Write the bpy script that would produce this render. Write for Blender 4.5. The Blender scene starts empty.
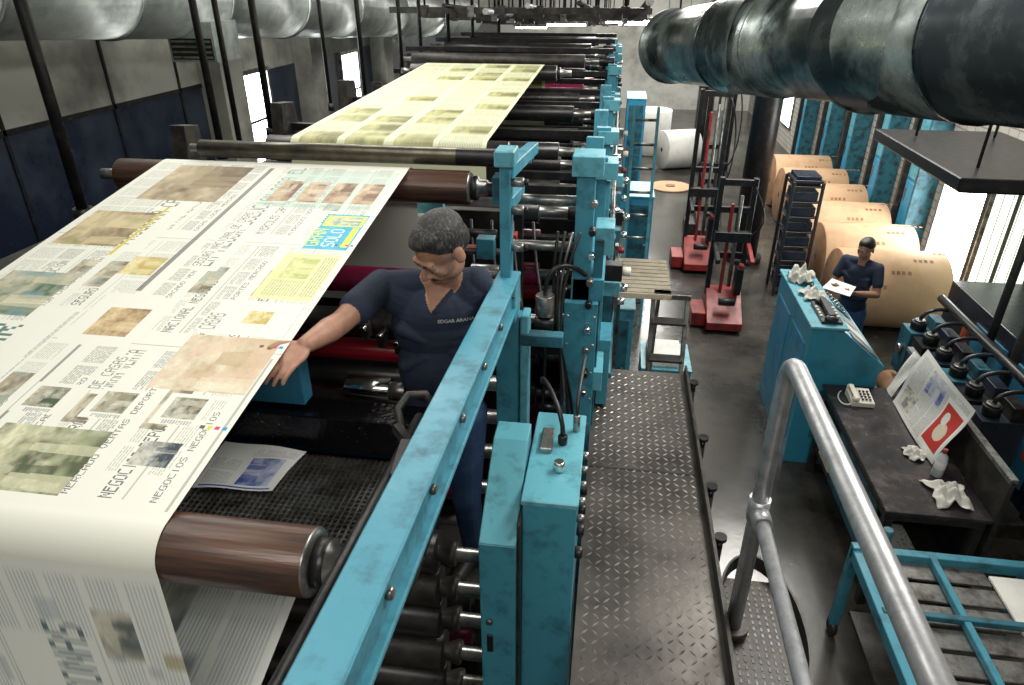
import bpy, bmesh, math, random, time
import numpy as np
from mathutils import Vector, Matrix
random.seed(7); rng=np.random.default_rng(7)
T0=time.time()
ZO=4.0
V=Vector
# ------------------------------------------------------------ materials
def newmat(name):
    m=bpy.data.materials.new(name); m.use_nodes=True
    nt=m.node_tree; nt.nodes.clear()
    o=nt.nodes.new('ShaderNodeOutputMaterial'); b=nt.nodes.new('ShaderNodeBsdfPrincipled')
    nt.links.new(b.outputs[0],o.inputs[0]); return m,nt,b
def mat(name,col,rough=.5,metal=0,grime=None,gs=5,lo=.45,hi=.7,bump=0,bs=60,stretch=(1,1,1),coat=0,trans=0):
    m,nt,b=newmat(name); N=nt.nodes.new; L=nt.links.new
    b.inputs['Roughness'].default_value=rough; b.inputs['Metallic'].default_value=metal
    b.inputs['Base Color'].default_value=(*col,1)
    if coat: b.inputs['Coat Weight'].default_value=coat
    if trans: b.inputs['Transmission Weight'].default_value=trans
    tc=N('ShaderNodeTexCoord'); mp=N('ShaderNodeMapping'); mp.inputs['Scale'].default_value=stretch
    L(tc.outputs['Object'],mp.inputs[0])
    if grime:
        n=N('ShaderNodeTexNoise'); n.inputs['Scale'].default_value=gs; n.inputs['Detail'].default_value=8; n.inputs['Roughness'].default_value=.65
        L(mp.outputs[0],n.inputs['Vector'])
        r=N('ShaderNodeMapRange'); r.inputs[1].default_value=lo; r.inputs[2].default_value=hi; L(n.outputs[0],r.inputs[0])
        mx=N('ShaderNodeMix'); mx.data_type='RGBA'; mx.inputs[6].default_value=(*col,1); mx.inputs[7].default_value=(*grime,1)
        L(r.outputs[0],mx.inputs[0]); L(mx.outputs[2],b.inputs['Base Color'])
        r2=N('ShaderNodeMapRange'); r2.inputs[3].default_value=max(.05,rough-.12); r2.inputs[4].default_value=min(1,rough+.2); L(n.outputs[0],r2.inputs[0]); L(r2.outputs[0],b.inputs['Roughness'])
    if bump:
        n2=N('ShaderNodeTexNoise'); n2.inputs['Scale'].default_value=bs; n2.inputs['Detail'].default_value=5; L(mp.outputs[0],n2.inputs['Vector'])
        bp=N('ShaderNodeBump'); bp.inputs['Strength'].default_value=bump; bp.inputs['Distance'].default_value=.01
        L(n2.outputs[0],bp.inputs['Height']); L(bp.outputs[0],b.inputs['Normal'])
    return m
def emit(name,col,s):
    m,nt,b=newmat(name); b.inputs['Base Color'].default_value=(*col,1)
    b.inputs['Emission Color'].default_value=(*col,1); b.inputs['Emission Strength'].default_value=s; return m
def brick(name,c1,c2,mortar,sc):
    m,nt,b=newmat(name); N=nt.nodes.new; L=nt.links.new
    tc=N('ShaderNodeTexCoord')
    sx=N('ShaderNodeSeparateXYZ'); cx=N('ShaderNodeCombineXYZ'); ad=N('ShaderNodeMath'); ad.operation='ADD'
    L(tc.outputs['Object'],sx.inputs[0]); L(sx.outputs[0],ad.inputs[0]); L(sx.outputs[1],ad.inputs[1]); L(ad.outputs[0],cx.inputs[0]); L(sx.outputs[2],cx.inputs[1])
    t=N('ShaderNodeTexBrick'); t.inputs['Scale'].default_value=sc; t.inputs['Color1'].default_value=(*c1,1); t.inputs['Color2'].default_value=(*c2,1); t.inputs['Mortar'].default_value=(*mortar,1)
    L(cx.outputs[0],t.inputs[0]); L(t.outputs[0],b.inputs['Base Color']); b.inputs['Roughness'].default_value=.85; return m
TEAL=mat('teal_paint',(.050,.245,.335),.36,0,(.016,.065,.09),11,.50,.76,.12,30)
TEAL2=mat('teal_paint_light',(.105,.35,.43),.34,0,(.03,.11,.14),13,.50,.76,.1,30)
TEALD=mat('teal_paint_dark',(.022,.13,.18),.45,0,(.008,.02,.028),8,.45,.66,.1,30)
BLUE=mat('blue_panel',(.035,.25,.42),.40,0,(.015,.09,.15),4,.52,.78)
BLUEC=mat('blue_console_paint',(.035,.26,.39),.32,0,(.015,.11,.16),3,.54,.78,.08,20)
BLACK=mat('black_metal',(.012,.012,.014),.33,.3,(.045,.04,.035),14,.5,.75,.1,50)
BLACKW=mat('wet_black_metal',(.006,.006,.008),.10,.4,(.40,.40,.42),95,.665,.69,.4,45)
DARK=mat('dark_grease',(.022,.021,.020),.42,.3,(.065,.055,.045),12,.45,.7,.2,40)
STEEL=mat('worn_steel',(.36,.36,.35),.28,.85,(.10,.09,.08),10,.42,.66,.08,60)
OLIVE=mat('oily_steel_shaft',(.12,.11,.075),.28,.6,(.035,.03,.028),6,.42,.66)
GALV=mat('galvanised_pipe',(.44,.45,.47),.34,.65,(.26,.26,.27),25,.45,.7,.05,80)
DUCTL=mat('galvanised_duct',(.46,.50,.49),.34,.7,(.13,.15,.15),3,.42,.70,.06,5)
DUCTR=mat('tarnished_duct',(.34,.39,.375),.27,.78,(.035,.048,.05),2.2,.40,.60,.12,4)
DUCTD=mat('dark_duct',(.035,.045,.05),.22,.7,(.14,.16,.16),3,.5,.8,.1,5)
BROWN=mat('brown_rubber_roller',(.095,.046,.030),.30,.1,(.028,.017,.014),8,.4,.65,.12,20,(.4,6,6))
RUBB=mat('black_rubber_roller',(.015,.014,.015),.28,.0,(.055,.05,.05),9,.5,.8)
MAG=mat('magenta_ink_roller',(.20,.008,.05),.24,0,(.05,.004,.012),5,.42,.7)
REDR=mat('red_ink_roller',(.36,.012,.025),.25)
CYR=mat('cyan_ink_roller',(.01,.12,.22),.25)
CHROME=mat('chrome',(.7,.7,.7),.15,1)
RED=mat('red_paint',(.27,.018,.016),.4,0,(.06,.007,.007),8,.46,.70)
ORANGE=mat('orange_pipe',(.42,.08,.025),.45)
PLATE=mat('tread_plate_steel',(.115,.105,.095),.32,.45,(.028,.025,.022),3.5,.40,.66,.1,40)
PLATER=mat('tread_plate_ridge',(.42,.40,.36),.28,.5,(.13,.12,.11),5,.42,.66)
CONC=mat('oily_concrete',(.070,.066,.058),.17,0,(.020,.019,.017),1.3,.38,.62,.10,8)
WALLW=mat('white_plaster',(.56,.56,.52),.8,0,(.30,.29,.26),1.6,.45,.75)
WALLD=mat('dark_blue_wall',(.010,.016,.032),.25,0,(.035,.05,.07),1.6,.46,.7)
WALLG=mat('grey_wall_panel',(.32,.32,.28),.55,0,(.12,.12,.105),1.3,.42,.66)
BRICK=brick('painted_brick',(.35,.34,.31),(.28,.275,.245),(.15,.145,.13),2.2)
CEIL=mat('ceiling_plaster',(.40,.40,.37),.9,0,(.2,.2,.19),2)
KRAFT=mat('kraft_paper',(.54,.35,.21),.65,0,(.44,.27,.15),3,.45,.7)
KRAFTE=mat('kraft_end',(.30,.16,.08),.7,0,(.18,.09,.045),6)
PAPER=mat('white_paper',(.72,.72,.68),.75,0,(.60,.60,.57),5)
NEWSP=mat('printed_paper',(.62,.62,.58),.8,0,(.16,.16,.17),42,.54,.60)
CLOTH=mat('white_rag',(.62,.61,.56),.95,0,(.45,.44,.4),9,.4,.7,.4,30)
BENCH=mat('bench_steel_top',(.030,.028,.031),.20,.3,(.09,.07,.065),6,.5,.8)
PLAST=mat('offwhite_plastic',(.62,.60,.52),.4)
KEYS=mat('dark_plastic',(.02,.02,.022),.4)
GLASSP=mat('clear_plastic',(.80,.86,.88),.12,0,trans=.35)
WOOD=mat('weathered_board',(.46,.41,.31),.7,0,(.27,.22,.16),10)
NAVY=mat('navy_shirt',(.0115,.019,.042),.85,0,(.022,.033,.068),6,.4,.7,.6,12)
SKIN=mat('skin',(.40,.215,.145),.45,0,(.31,.15,.10),16,.42,.68,.15,60)
SKIN2=mat('skin_tan',(.36,.19,.125),.5)
HAIRG=mat('greying_hair',(.020,.019,.019),.5,0,(.11,.107,.107),120,.50,.66,.6,160,(1,1,.35))
HAIRB=mat('black_hair',(.01,.009,.008),.5,0,None,5,.4,.6,.4,120)
LIP=mat('lips',(.28,.11,.09),.5)
BROW=mat('eyebrow_hair',(.04,.032,.028),.6)
EYEW=mat('eye_white',(.5,.48,.45),.25)
EYED=mat('eye_dark',(.01,.008,.006),.2)
JEANS=mat('denim',(.03,.07,.17),.85,0,(.06,.12,.25),10)
SHOE=mat('shoe_leather',(.02,.015,.012),.5)
WINM=emit('window_daylight',(.95,1.0,.98),11)
WINC=emit('curtain_daylight',(.78,.86,.72),1.3)
LAMPM=emit('fluorescent_tube',(1,.97,.88),18)
# ------------------------------------------------------------ builder
class B:
    def __init__(s): s.bm=bmesh.new(); s.mats=[]
    def mi(s,m):
        if m not in s.mats: s.mats.append(m)
        return s.mats.index(m)
    def face(s,vs,m,smooth=False):
        try: f=s.bm.faces.new(vs)
        except ValueError: return
        f.material_index=s.mi(m); f.smooth=smooth
    def poly(s,pts,m): s.face([s.bm.verts.new(p) for p in pts],m)
    def box(s,x0,x1,y0,y1,z0,z1,m):
        v=[s.bm.verts.new((x,y,z)) for x in(x0,x1) for y in(y0,y1) for z in(z0,z1)]
        for q in((0,1,3,2),(4,6,7,5),(0,4,5,1),(2,3,7,6),(0,2,6,4),(1,5,7,3)): s.face([v[i] for i in q],m)
    def beam(s,p,q,w,h,m,up=(0,0,1)):
        p=V(p);q=V(q);d=(q-p).normalized();u=V(up)
        if abs(d.dot(u))>.98:u=V((0,1,0))
        a=d.cross(u).normalized();c=a.cross(d).normalized()
        v=[s.bm.verts.new(o+a*(i*w/2)+c*(j*h/2)) for o in(p,q) for i in(-1,1) for j in(-1,1)]
        for f in((0,1,3,2),(4,6,7,5),(0,4,5,1),(2,3,7,6),(0,2,6,4),(1,5,7,3)): s.face([v[i] for i in f],m)
    def lathe(s,p,q,prof,seg=20):
        p=V(p);q=V(q);d=(q-p).normalized();u=V((0,0,1)) if abs(d.z)<.9 else V((0,1,0))
        a=d.cross(u).normalized();c=a.cross(d).normalized();prev=None
        for t,r,m in prof:
            ring=[s.bm.verts.new(p+d*t+(a*math.cos(2*math.pi*k/seg)+c*math.sin(2*math.pi*k/seg))*max(r,1e-4)) for k in range(seg)]
            if prev:
                for k in range(seg): s.face([prev[k],prev[(k+1)%seg],ring[(k+1)%seg],ring[k]],m,True)
            else: first=(ring,m)
            prev=ring
        s.face(first[0][::-1],first[1]); s.face(prev,m)
    def cyl(s,p,q,r,m,r2=None,seg=14):
        L=(V(q)-V(p)).length; s.lathe(p,q,[(0,r,m),(L,r if r2 is None else r2,m)],seg)
    def sph(s,c,r,m,seg=12,rot=None):
        if not hasattr(r,'__len__'): r=(r,r,r)
        M=Matrix.Translation(V(c))@((rot.to_4x4()) if rot else Matrix.Identity(4))@Matrix.Diagonal((*r,1))
        nv=max(6,seg*2//3);rings=[]
        top=s.bm.verts.new(M@V((0,0,1)));bot=s.bm.verts.new(M@V((0,0,-1)))
        for i in range(1,nv):
            t=math.pi*i/nv;rings.append([s.bm.verts.new(M@V((math.sin(t)*math.cos(2*math.pi*k/seg),math.sin(t)*math.sin(2*math.pi*k/seg),math.cos(t)))) for k in range(seg)])
        for k in range(seg):
            s.face([top,rings[0][k],rings[0][(k+1)%seg]],m,True);s.face([bot,rings[-1][(k+1)%seg],rings[-1][k]],m,True)
            for i in range(len(rings)-1): s.face([rings[i][k],rings[i+1][k],rings[i+1][(k+1)%seg],rings[i][(k+1)%seg]],m,True)
    def prism(s,pts,ax,a,b,m):
        def mk(t,p):
            return (t,p[0],p[1]) if ax=='x' else ((p[0],t,p[1]) if ax=='y' else (p[0],p[1],t))
        A=[s.bm.verts.new(mk(a,p)) for p in pts];C=[s.bm.verts.new(mk(b,p)) for p in pts];n=len(pts)
        s.face(A[::-1],m);s.face(C,m)
        for i in range(n): s.face([A[i],A[(i+1)%n],C[(i+1)%n],C[i]],m)
    def tube(s,pts,r,m,seg=12):
        pts=[V(p) for p in pts];prev=None;u=None
        for i,p in enumerate(pts):
            d=((pts[min(i+1,len(pts)-1)]-pts[max(i-1,0)])).normalized()
            if u is None:
                u=V((0,0,1)) if abs(d.z)<.9 else V((1,0,0))
            a=d.cross(u)
            if a.length<1e-4: a=d.cross(V((1,0,0)))
            a.normalize();c=a.cross(d).normalized();u=c
            ring=[s.bm.verts.new(p+(a*math.cos(2*math.pi*k/seg)+c*math.sin(2*math.pi*k/seg))*r) for k in range(seg)]
            if prev:
                for k in range(seg): s.face([prev[k],prev[(k+1)%seg],ring[(k+1)%seg],ring[k]],m,True)
            else: s.face(ring[::-1],m)
            prev=ring
        s.face(prev,m)
    def done(s,name,bevel=0,solid=0):
        bmesh.ops.translate(s.bm,verts=s.bm.verts,vec=(0,0,ZO))
        bmesh.ops.recalc_face_normals(s.bm,faces=s.bm.faces)
        me=bpy.data.meshes.new(name);s.bm.to_mesh(me);s.bm.free()
        for m in s.mats: me.materials.append(m)
        ob=bpy.data.objects.new(name,me);bpy.context.scene.collection.objects.link(ob)
        if solid:
            k=ob.modifiers.new('solid','SOLIDIFY');k.thickness=solid
        if bevel:
            k=ob.modifiers.new('bev','BEVEL');k.width=bevel;k.segments=1;k.limit_method='ANGLE';k.angle_limit=math.radians(50)
        return ob
def bez(a,b_,c,d,n=10):
    a,b_,c,d=map(V,(a,b_,c,d));return [a*(1-t)**3+b_*3*t*(1-t)**2+c*3*t*t*(1-t)+d*t**3 for t in [k/n for k in range(n+1)]]
# ------------------------------------------------------------ room
XL,XR,YF,YB,ZC,ZF=-4.3,4.6,-3.0,26.0,1.3,-4.0
b=B();b.box(XL-.2,XR+.2,YF-.2,YB+.2,ZF-.2,ZF,CONC);b.done('floor')
b=B();b.box(XL-.2,XR+.2,YF-.2,YB+.2,ZC,ZC+.2,CEIL);b.done('ceiling')
b=B()
b.box(XL-.2,XL,YF,YB,ZF,-.95,WALLD);b.box(XL-.2,XL,YF,YB,-.95,ZC,WALLG);b.done('wall_left')
b=B();b.box(XR,XR+.2,YF,YB,ZF,ZC,BRICK);b.done('wall_right')
b=B();b.box(XL,XR,YB,YB+.2,ZF,ZC,WALLW);b.done('wall_back')
b=B();b.box(XL,XR,YF-.2,YF,ZF,ZC,WALLW);b.done('wall_front')
b=B()
for y in (3.2,4.4,5.6,6.6): b.box(XL,XL+.012,y,y+.03,-3.9,.9,BLACK)
b.box(XL,XL+.012,2,7,-.97,-.93,BLACK)
for y in (7.0,9.3,12.4): b.box(XL,XL+.25,y,y+.45,-4,1.2,WALLG)
b.done('trim_1')
def window(name,wall,y0,y1,z0,z1,m,bars=1):
    b=B();s=1 if wall<0 else -1;x=wall
    xa,xb=sorted((x+s*.005,x+s*.02));b.box(xa,xb,y0,y1,z0,z1,m)
    fa,fb=sorted((x+s*.004,x+s*.05));w=.05
    b.box(fa,fb,y0-w,y0,z0-w,z1+w,STEEL);b.box(fa,fb,y1,y1+w,z0-w,z1+w,STEEL)
    b.box(fa,fb,y0,y1,z0-w,z0,STEEL);b.box(fa,fb,y0,y1,z1,z1+w,STEEL)
    for k in range(bars):
        z=z0+(z1-z0)*(k+1)/(bars+1);b.box(fa,fb,y0,y1,z-.015,z+.015,STEEL)
    b.done(name)
window('window_1',XL,7.75,8.4,-2.0,-.95,WINM)
window('window_2',XL,10.9,11.6,-2.1,-1.0,WINM)
window('window_3',XR,8.9,10.1,-3.85,-1.9,WINM,0)
window('window_5',XR,19.5,20.6,-3.4,-1.4,WINM)
b=B()
for k in range(12):
    y=7.55+k*.095;b.box(XR-.10+.02*(k%2),XR-.095+.02*(k%2),y,y+.10,-3.7,-1.7,WINC)
b.box(XR-.13,XR-.03,7.5,8.75,-1.7,-1.62,STEEL)
for y in(7.48,8.1,8.74): b.box(XR-.15,XR-.12,y,y+.03,-3.8,-1.6,DARK)
b.done('strip_curtain')
for i,y in enumerate((10.45,11.95,13.6,15.2,17.2)):
    b=B();b.box(XR-.22,XR-.01,y,y+.48,-3.95,-1.25,BLUE);b.box(XR-.235,XR-.22,y+.05,y+.43,-3.85,-2.6,BLUE);b.box(XR-.235,XR-.22,y+.05,y+.43,-2.55,-1.35,TEAL2)
    b.box(XR-.25,XR-.235,y+.36,y+.39,-2.9,-2.7,STEEL);b.box(XR-.3,XR-.01,y-.06,y,-4,-1.15,TEALD);b.box(XR-.3,XR-.01,y+.48,y+.56,-4,-1.15,DARK)
    b.done('metal_locker' if i==0 else 'metal_locker.%03d'%i,.006)
# ------------------------------------------------------------ ducts
def duct(p,q,segs,r0,flange=.03):
    b=B();p=V(p);q=V(q);L=(q-p).length;prof=[]
    t=0
    for (frac,r,m) in segs:
        prof.append((t*L,r*r0,m));prof.append((t*L+.001,r*r0+flange,m));prof.append((t*L+.04,r*r0+flange,m));prof.append((t*L+.041,r*r0,m))
        t=frac;prof.append((t*L,r*r0,m))
    b.lathe(p,q,prof,36)
    return b
b=duct((-3.85,1.0,.22),(-3.15,15,-.62),[(.12,1,DUCTL),(.2,1.0,DUCTL),(.28,1,DUCTL),(.36,1,DUCTL),(.46,1,DUCTL),(.56,1,DUCTL),(.68,1,DUCTL),(.82,1,DUCTL),(1,1,DUCTL)],.35,.012)
for (x,y,z) in((-3.45,5.6,-.42),):
    b.box(x-.2,x+.2,y,y+.4,z-.16,z+.14,DUCTL)
    b.box(x-.18,x+.18,y-.006,y,z-.14,z+.02,BLACK)
    for k in range(4): b.box(x-.17,x+.17,y-.012,y-.004,z-.13+k*.04,z-.115+k*.04,STEEL)
b.done('air_duct')
pA=V((.57,9.3,-.70));pB=V((2.35,2.6,-.10))
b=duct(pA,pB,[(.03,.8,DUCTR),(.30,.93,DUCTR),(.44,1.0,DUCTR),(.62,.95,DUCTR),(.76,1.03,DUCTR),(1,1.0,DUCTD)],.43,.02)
d=(pB-pA).normalized();Ld=(pB-pA).length
sd=d.cross(V((0,0,1))).normalized()
up=sd.cross(d).normalized()
def saddle(f,w,r,a0,a1,m):
    c=pA+d*(Ld*f);n=24;prev=None
    for k in range(n+1):
        a=math.radians(a0+(a1-a0)*k/n);t=(k/n-.5)*2
        ww=w*math.sqrt(max(0,1-t*t))
        o=(sd*math.cos(a)+up*math.sin(a))*r
        cur=[b.bm.verts.new(c+o-d*ww),b.bm.verts.new(c+o+d*ww)]
        if prev: b.face([prev[0],prev[1],cur[1],cur[0]],m,True)
        prev=cur
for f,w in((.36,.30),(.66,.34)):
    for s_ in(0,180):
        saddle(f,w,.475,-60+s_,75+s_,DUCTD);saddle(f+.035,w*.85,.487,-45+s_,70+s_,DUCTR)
for f in (.05,.34,.66,.95):
    c=pA+d*(Ld*f)
    b.cyl(c,c+V((0,0,ZC-c.z-.003)),.012,BLACK,seg=8)
b.done('air_duct.001')
b=B()
R=random.Random(4)
for y,z in((9.2,-.30),(10.8,-.42),(12.4,-.52),(14.0,-.55),(15.8,-.68),(17.6,-.8),(19.6,-.92),(21.8,-1.05),(24,-1.15)):
    b.box(-2.9 if y<16 else -3.8,.35 if y<15 else 4.2,y,y+.10,z-.04,z+.03,DARK)
    for k in range(6):
        x=-2.4+k*.5+R.uniform(-.1,.1);b.cyl((x,y+.05,z),(x,y+.05,ZC-.003),.014,BLACK,seg=8);b.box(x-.04,x+.04,y-.02,y+.12,z-.08,z+.05,R.choice((DARK,STEEL,BLACK)))
for x,z in((-2.1,-.30),(-1.6,-.36),(-1.1,-.30),(-.5,-.27),(0.0,-.32),(.3,-.25)):
    b.cyl((x,8.8,z+.06),(x+.1,25.9,z-.80),R.uniform(.02,.05),R.choice((GALV,BLACK,STEEL)),seg=10)
b.done('overhead_pipework')
for i,(x,y,z) in enumerate(((.15,13.0,-.62),(-1.2,16.5,-.85),(.35,19.0,-.95),(1.6,22,-1.1),(-2.4,20,-1.1))):
    b=B();b.box(x-.45,x+.45,y-.08,y+.08,z+.06,z+.10,STEEL);b.cyl((x-.42,y,z+.03),(x+.42,y,z+.03),.022,LAMPM,seg=10);b.box(x-.46,x-.43,y-.05,y+.05,z,z+.07,STEEL);b.box(x+.43,x+.46,y-.05,y+.05,z,z+.07,STEEL)
    for s_ in(-.3,.3): b.cyl((x+s_,y,z+.1),(x+s_,y,ZC-.003),.008,BLACK,seg=6)
    b.done('fluorescent_fixture' if i==0 else 'fluorescent_fixture.%03d'%i)
for i,(x,y,zb,r) in enumerate(((-2.46,2.82,-1.0,.026),(-2.48,4.12,-1.0,.022),(-2.48,4.36,-1.0,.018),(-2.49,4.85,-1.0,.024),(-2.49,6.0,-1,.016),(-2.49,6.9,-1.05,.022),(-2.3,7.6,-1,.022),(-2.3,8.4,-1,.022),(-2.2,9.4,-1,.025),(-2.1,10.5,-1,.025),(-1.9,11.6,-1,.025))):
    b=B();b.cyl((x,y,zb),(x,y,ZC-.003),r,BLACK);b.cyl((x,y,zb),(x,y,zb+.06),r*1.7,BLACK);b.cyl((x,y,ZC-.05),(x,y,ZC-.003),r*2.2,BLACK)
    b.done('hanging_pipe' if i==0 else 'hanging_pipe.%03d'%i)
b=B();b.box(3.0,4.35,6.4,8.7,-1.62,-1.50,BLACK);b.box(3.03,4.32,6.43,8.67,-1.64,-1.62,DARK)
for x,y in((3.3,6.8),(3.3,8.3),(4.1,6.8),(4.1,8.3)): b.cyl((x,y,-1.5),(x,y,ZC-.003),.015,BLACK,seg=8)
b.done('hanging_hood',.01)
# ------------------------------------------------------------ newspaper webs
CX=.0025
FONT={'A':"01110 10001 10001 11111 10001 10001 10001",'B':"11110 10001 11110 10001 10001 10001 11110",'C':"01111 10000 10000 10000 10000 10000 01111",'D':"11110 10001 10001 10001 10001 10001 11110",'E':"11111 10000 11110 10000 10000 10000 11111",'G':"01111 10000 10000 10011 10001 10001 01111",'I':"00100 00100 00100 00100 00100 00100 00100",'L':"10000 10000 10000 10000 10000 10000 11111",'M':"10001 11011 10101 10101 10001 10001 10001",'N':"10001 11001 10101 10101 10011 10001 10001",'O':"01110 10001 10001 10001 10001 10001 01110",'P':"11110 10001 10001 11110 10000 10000 10000",'R':"11110 10001 10001 11110 10100 10010 10001",'S':"01111 10000 10000 01110 00001 00001 11110",'T':"11111 00100 00100 00100 00100 00100 00100",'U':"10001 10001 10001 10001 10001 10001 01110",'V':"10001 10001 10001 10001 01010 01010 00100",'Z':"11111 00001 00010 00100 01000 10000 11111",' ':"00000 00000 00000 00000 00000 00000 00000"}
def vnoise(h,w,cells):
    gh,gw=max(2,int(cells)),max(2,int(cells*w/max(h,1))+1)
    g=rng.random((gh+1,gw+1));y=np.linspace(0,gh-1e-6,h);x=np.linspace(0,gw-1e-6,w)
    yi,xi=y.astype(int),x.astype(int);fy=(y-yi)[:,None];fx=(x-xi)[None,:];fy=fy*fy*(3-2*fy);fx=fx*fx*(3-2*fx)
    return (g[yi][:,xi]*(1-fy)*(1-fx)+g[yi+1][:,xi]*fy*(1-fx)+g[yi][:,xi+1]*(1-fy)*fx+g[yi+1][:,xi+1]*fy*fx)
class Canvas:
    def __init__(s,S,W,dy=.003,base=(.74,.75,.675)):
        s.dy=dy;s.ns=int(S/dy);s.nx=int(W/CX);s.a=np.ones((s.ns,s.nx,3))*np.array(base)
    def sl(s,y0,y1,x0,x1):
        a,b_=int(max(0,y0/s.dy)),int(min(s.ns,y1/s.dy));c,d=int(max(0,x0/CX)),int(min(s.nx,x1/CX));return slice(a,b_),slice(c,d)
    def rect(s,y0,y1,x0,x1,col,mix=1):
        q=s.sl(y0,y1,x0,x1);s.a[q]=s.a[q]*(1-mix)+np.array(col)*mix
    def photo(s,y0,y1,x0,x1,c1,c2,c3=None,n=5):
        q=s.sl(y0,y1,x0,x1);h,w=s.a[q].shape[:2]
        if h<3 or w<3:return
        c1=np.array(c1);c2=np.array(c2)
        f=.45*vnoise(h,w,3)+.3*vnoise(h,w,7)+.25*vnoise(h,w,16)
        g=np.linspace(.30,-.30,w)[None,:]
        f=np.clip((f-.5)*1.6+.5-g,0,1)
        yy,xx=np.mgrid[0:h,0:w];yy=yy/h;xx=xx/w
        # figures: head-and-shoulders silhouettes / objects standing along the lower edge
        for k in range(n):
            cy=rng.uniform(.12,.88);sc=rng.uniform(.10,.22);v=rng.choice((-.32,.30))
            hd=((yy-cy)/(sc*.45))**2+((xx-.62)/(sc*.6))**2<1
            bd=(np.abs(yy-cy)<sc*(.75-.3*np.clip((xx-.2)*1.5,0,1)))&(xx<.62-sc*.5)
            f=np.where(hd,np.clip(f*.4+.42,0,1),f);f=np.where(bd,np.clip(f*.5+.25+v,0,1),f)
        im=c1*(1-f[...,None])+c2*f[...,None]
        if c3 is not None:
            mk=np.clip((vnoise(h,w,4)-.58)*6,0,1)[...,None]*.6;im=im*(1-mk)+np.array(c3)*mk
        s.a[q]=np.clip(im*(1+rng.normal(0,.04,(h,w,1))),0,.85)
    def text(s,y0,y1,x0,x1,col=(.25,.25,.25),pitch=4,dark=2,word=(3,9),mix=.5):
        q=s.sl(y0,y1,x0,x1);h,w=s.a[q].shape[:2];blk=s.a[q]
        for j in range(0,w-dark,pitch):
            i=0
            end=h if rng.random()>.15 else int(h*rng.uniform(.4,.95))
            msk=np.ones(h)
            while i<end:
                L=int(rng.integers(*word));msk[i:min(i+L,end)]=1-mix*rng.uniform(.75,1.1);i+=L+1
            blk[:,j:j+dark]=blk[:,j:j+dark]*msk[:,None,None]+np.array(col)*(1-msk)[:,None,None]
    def columns(s,y0,y1,x0,x1,cw=.085,**k):
        y=y0
        while y+cw<=y1+.001:
            s.text(y+.008,y+cw-.008,x0,x1,**k);y+=cw
    def word(s,y,x,txt,k=2,kx=2,col=(.12,.12,.12),mix=.8):
        r0=int(y/s.dy);c0=int(x/CX)
        for ch in txt:
            g=FONT.get(ch,FONT['O']).split()
            for rr,row in enumerate(g):
                for cc,bit in enumerate(row):
                    if bit=='1':
                        a=r0-(cc+1)*k;c=c0+(6-rr)*kx
                        if a>=0 and c>=0:
                            z=s.a[a:a+k,c:c+kx];z[...]=z*(1-mix)+np.array(col)*mix
            r0-=6*k
def gridmesh(name,co,canv):
    ny,nx=canv.ns,canv.nx
    co=co.copy();co[...,2]+=ZO
    me=bpy.data.meshes.new(name);nv=(ny+1)*(nx+1);me.vertices.add(nv);me.vertices.foreach_set('co',co.ravel())
    idx=np.arange(nv).reshape(ny+1,nx+1);f=np.stack([idx[:-1,:-1],idx[:-1,1:],idx[1:,1:],idx[1:,:-1]],-1).reshape(-1,4)
    me.loops.add(f.size);me.loops.foreach_set('vertex_index',f.ravel());me.polygons.add(len(f))
    me.polygons.foreach_set('loop_start',np.arange(0,f.size,4));me.polygons.foreach_set('use_smooth',np.ones(len(f),bool))
    me.update(calc_edges=True)
    at=me.color_attributes.new('ink','FLOAT_COLOR','CORNER')
    col=np.ones((len(f),4,4),np.float32);col[:,:,:3]=canv.a.reshape(-1,1,3);at.data.foreach_set('color',col.ravel())
    me.materials.append(INKM);ob=bpy.data.objects.new(name,me);bpy.context.scene.collection.objects.link(ob);return ob
def web(name,path,x0,x1,canv):
    ny=canv.ns;nx=canv.nx
    P=np.array(path);seg=np.r_[0,np.cumsum(np.hypot(*np.diff(P,axis=0).T))]
    s=np.linspace(0,seg[-1],ny+1);yy=np.interp(s,seg,P[:,0]);zz=np.interp(s,seg,P[:,1])
    xs=np.linspace(x0,x1,nx+1)
    co=np.zeros((ny+1,nx+1,3));co[...,0]=xs[None,:];co[...,1]=yy[:,None];co[...,2]=zz[:,None]
    return gridmesh(name,co,canv)
def sheet(name,A,Bp,C,D,canv,wave=.006,nrm=(0,0,1)):
    """corners: A row0 col0, Bp row0 colN, C rowN colN, D rowN col0"""
    A,Bp,C,D=map(np.array,(A,Bp,C,D));v=np.linspace(0,1,canv.ns+1)[:,None,None];u=np.linspace(0,1,canv.nx+1)[None,:,None]
    co=(A*(1-u)+Bp*u)*(1-v)+(D*(1-u)+C*u)*v+np.array(nrm)*wave*np.sin(6*u+4*v)
    return gridmesh(name,co,canv)
INKM,nt,bb=newmat('newsprint_ink');at=nt.nodes.new('ShaderNodeAttribute');at.attribute_name='ink';nt.links.new(at.outputs['Color'],bb.inputs['Base Color']);bb.inputs['Roughness'].default_value=.6
def arc(cy,cz,r,a0,a1,n=12): return [(cy+r*math.cos(math.radians(a0+(a1-a0)*k/n)),cz+r*math.sin(math.radians(a0+(a1-a0)*k/n))) for k in range(n+1)]
RR=.077
path=[(3.08,-1.45)]+arc(3.0,-.822,RR+.003,0,98)+arc(1.02,-1.117,RR+.003,98,185)+[(.92,-1.95)]
P=np.array(path);S=float(np.hypot(*np.diff(P,axis=0).T).sum())
W=1.2;XE=-.905
c=Canvas(S,W)
s_top=.628+ .14
def sy(Y): return s_top+(3.0-Y)*1.011
def xx(X): return XE-X
paperL=(.75,.76,.69)
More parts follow.
